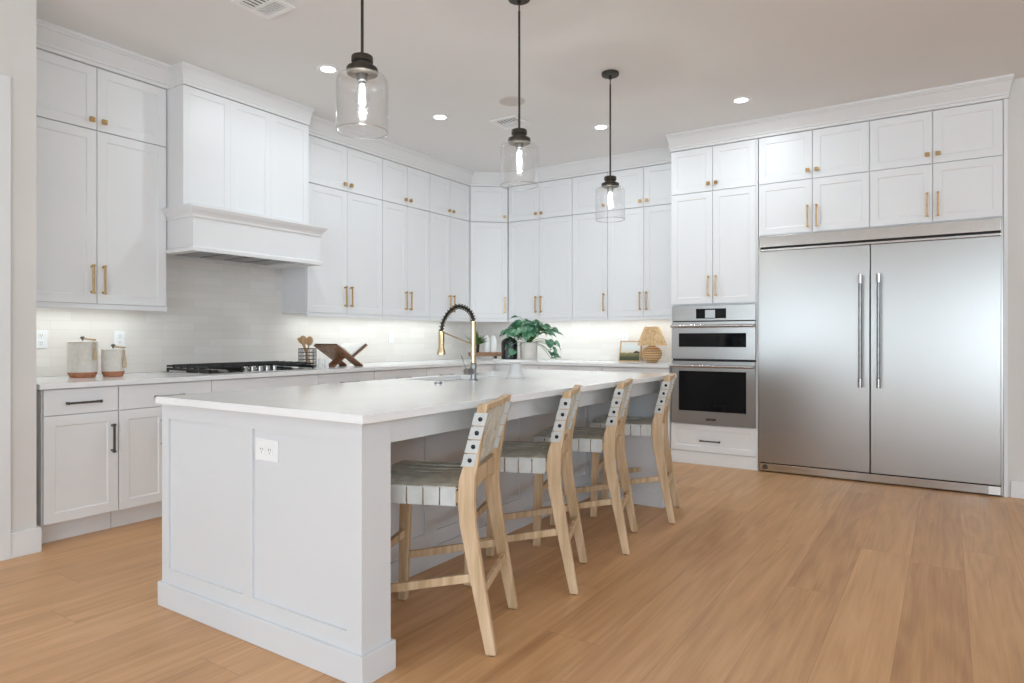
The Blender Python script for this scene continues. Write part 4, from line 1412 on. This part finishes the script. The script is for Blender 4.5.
for rt, fw, z, sz in stems:
    b = V(0, 0, .09); p = RT * rt + FW * fw + V(0, 0, z)
    ctrl = V(p.x * .45, p.y * .45, max(z, .10) + .03)
    pts = []
    for k in range(6):
        f = k / 5
        pts.append(b * (1 - f) ** 2 + ctrl * 2 * f * (1 - f) + p * f * f)
    tube(bms, pts, .0016, 5)
    d = V(p.x, p.y, 0).normalized() * .8 + V(0, 0, rnd.uniform(-.9, .1)) + V(rnd.uniform(-.4, .4), rnd.uniform(-.4, .4), 0)
    leaf(p, d, sz, .4)
st = obj('stems', bms, M_herb, t, smooth=True)
lf = obj('foliage', bml, M_leaf, t, smooth=False)

# ------------------------------------------------------------------ lamp and picture
t = thing('table_lamp', 'small round wicker table lamp with pleated tan shade', 'lamp', (-2.568, 6.545, .9175))
M_wick = mat('wicker', (.4, .25, .12), .75)
N, L, b = nodes(M_wick)
tc = N.new('ShaderNodeTexCoord'); wv = N.new('ShaderNodeTexWave'); wv.bands_direction = 'Z'; wv.inputs['Scale'].default_value = 13; wv.inputs['Distortion'].default_value = 1.5
cr = N.new('ShaderNodeValToRGB'); cr.color_ramp.elements[0].color = (.30, .17, .07, 1); cr.color_ramp.elements[1].color = (.68, .46, .24, 1)
L.new(tc.outputs['Object'], wv.inputs[0]); L.new(wv.outputs[0], cr.inputs[0]); L.new(cr.outputs[0], b.inputs['Base Color'])
bm = NB(); prof = [(.055, 0)] + [(.101 * math.sin(a), .088 - .088 * math.cos(a)) for a in [R(35 + k * 10) for k in range(13)]] + [(.02, .178)]
n = 48
rings = []
for r, h in prof:
    rings.append([bm.verts.new(V((r + (.0025 if k % 2 and .06 < r else 0)) * math.cos(2 * PI * k / n), (r + (.0025 if k % 2 and .06 < r else 0)) * math.sin(2 * PI * k / n), h)) for k in range(n)])
for a_, b_ in zip(rings, rings[1:]):
    for k in range(n): bm.faces.new([a_[k], a_[(k + 1) % n], b_[(k + 1) % n], b_[k]])
bm.faces.new(rings[0][::-1]); bm.faces.new(rings[-1])
obj('wicker_base', bm, M_wick, t, smooth=True, ang=80)
bm = NB(); tube(bm, [(0, 0, .178), (0, 0, .30)], .006, 10); obj('neck', bm, M_brass, t)
M_shade = noise_tint(mat('raffia_shade', (.6, .42, .24), .8), (.60, .40, .20), (.76, .56, .33), ns=30)
bm = NB(); n = 56
def sring(r, z, amp): return [bm.verts.new(V((r + amp * (k % 2)) * math.cos(2 * PI * k / n), (r + amp * (k % 2)) * math.sin(2 * PI * k / n), z)) for k in range(n)]
A_, B_, C_, D_ = sring(.142, .178, .011), sring(.072, .372, .005), sring(.070, .372, .005), sring(.140, .178, .011)
for p, q in ((A_, B_), (B_, C_), (C_, D_), (D_, A_)):
    for k in range(n): bm.faces.new([p[k], p[(k + 1) % n], q[(k + 1) % n], q[k]])
obj('pleated_shade', bm, M_shade, t)

M_art = mat('landscape_print', (.5, .5, .5), .6)
N, L, b = nodes(M_art)
tc = N.new('ShaderNodeTexCoord'); sep = N.new('ShaderNodeSeparateXYZ'); L.new(tc.outputs['Object'], sep.inputs[0])
nz = N.new('ShaderNodeTexNoise'); nz.inputs['Scale'].default_value = 18; nz.inputs['Detail'].default_value = 5; L.new(tc.outputs['Object'], nz.inputs[0])
ad = N.new('ShaderNodeMath'); ad.operation = 'MULTIPLY_ADD'; L.new(nz.outputs[0], ad.inputs[0]); ad.inputs[1].default_value = .045; L.new(sep.outputs[2], ad.inputs[2])
mr = N.new('ShaderNodeMapRange'); mr.inputs[1].default_value = .02; mr.inputs[2].default_value = .25; L.new(ad.outputs[0], mr.inputs[0])
cr = N.new('ShaderNodeValToRGB'); e = cr.color_ramp.elements
e[0].position = 0; e[0].color = (.03, .04, .015, 1); e[1].position = 1; e[1].color = (.62, .60, .55, 1)
for p, c in ((.2, (.05, .06, .025, 1)), (.33, (.16, .14, .06, 1)), (.42, (.24, .20, .10, 1)), (.46, (.55, .50, .42, 1)), (.7, (.55, .60, .62, 1))):
    q = e.new(p); q.color = c
L.new(mr.outputs[0], cr.inputs[0]); L.new(cr.outputs[0], b.inputs['Base Color'])
t = thing('picture_frame', 'small framed landscape leaning on the wall left of the wicker lamp', 'picture', (-2.868, 6.655, .918))
t.rotation_euler = (R(-14), 0, 0)
w, h = .125, .228
bm = NB()
for a in ((-w, -w + .010, 0, h), (w - .010, w, 0, h), (-w + .010, w - .010, 0, .010), (-w + .010, w - .010, h - .010, h)): bx(bm, a[0], a[1], -.009, .009, a[2], a[3])
obj('frame', bm, M_oaklight, t)
bm = NB(); bx(bm, -w + .0105, w - .0105, -.003, .005, .0105, h - .0105); obj('print', bm, M_art, t)
bm = NB(); prism(bm, [(.03, .0952), (.058, .115), (.075, .118), (.10, .108), (.1105, .104), (.1105, .0952)], 'y', -.0042, -.0032); obj('painted_barn', bm, M_dark, t)
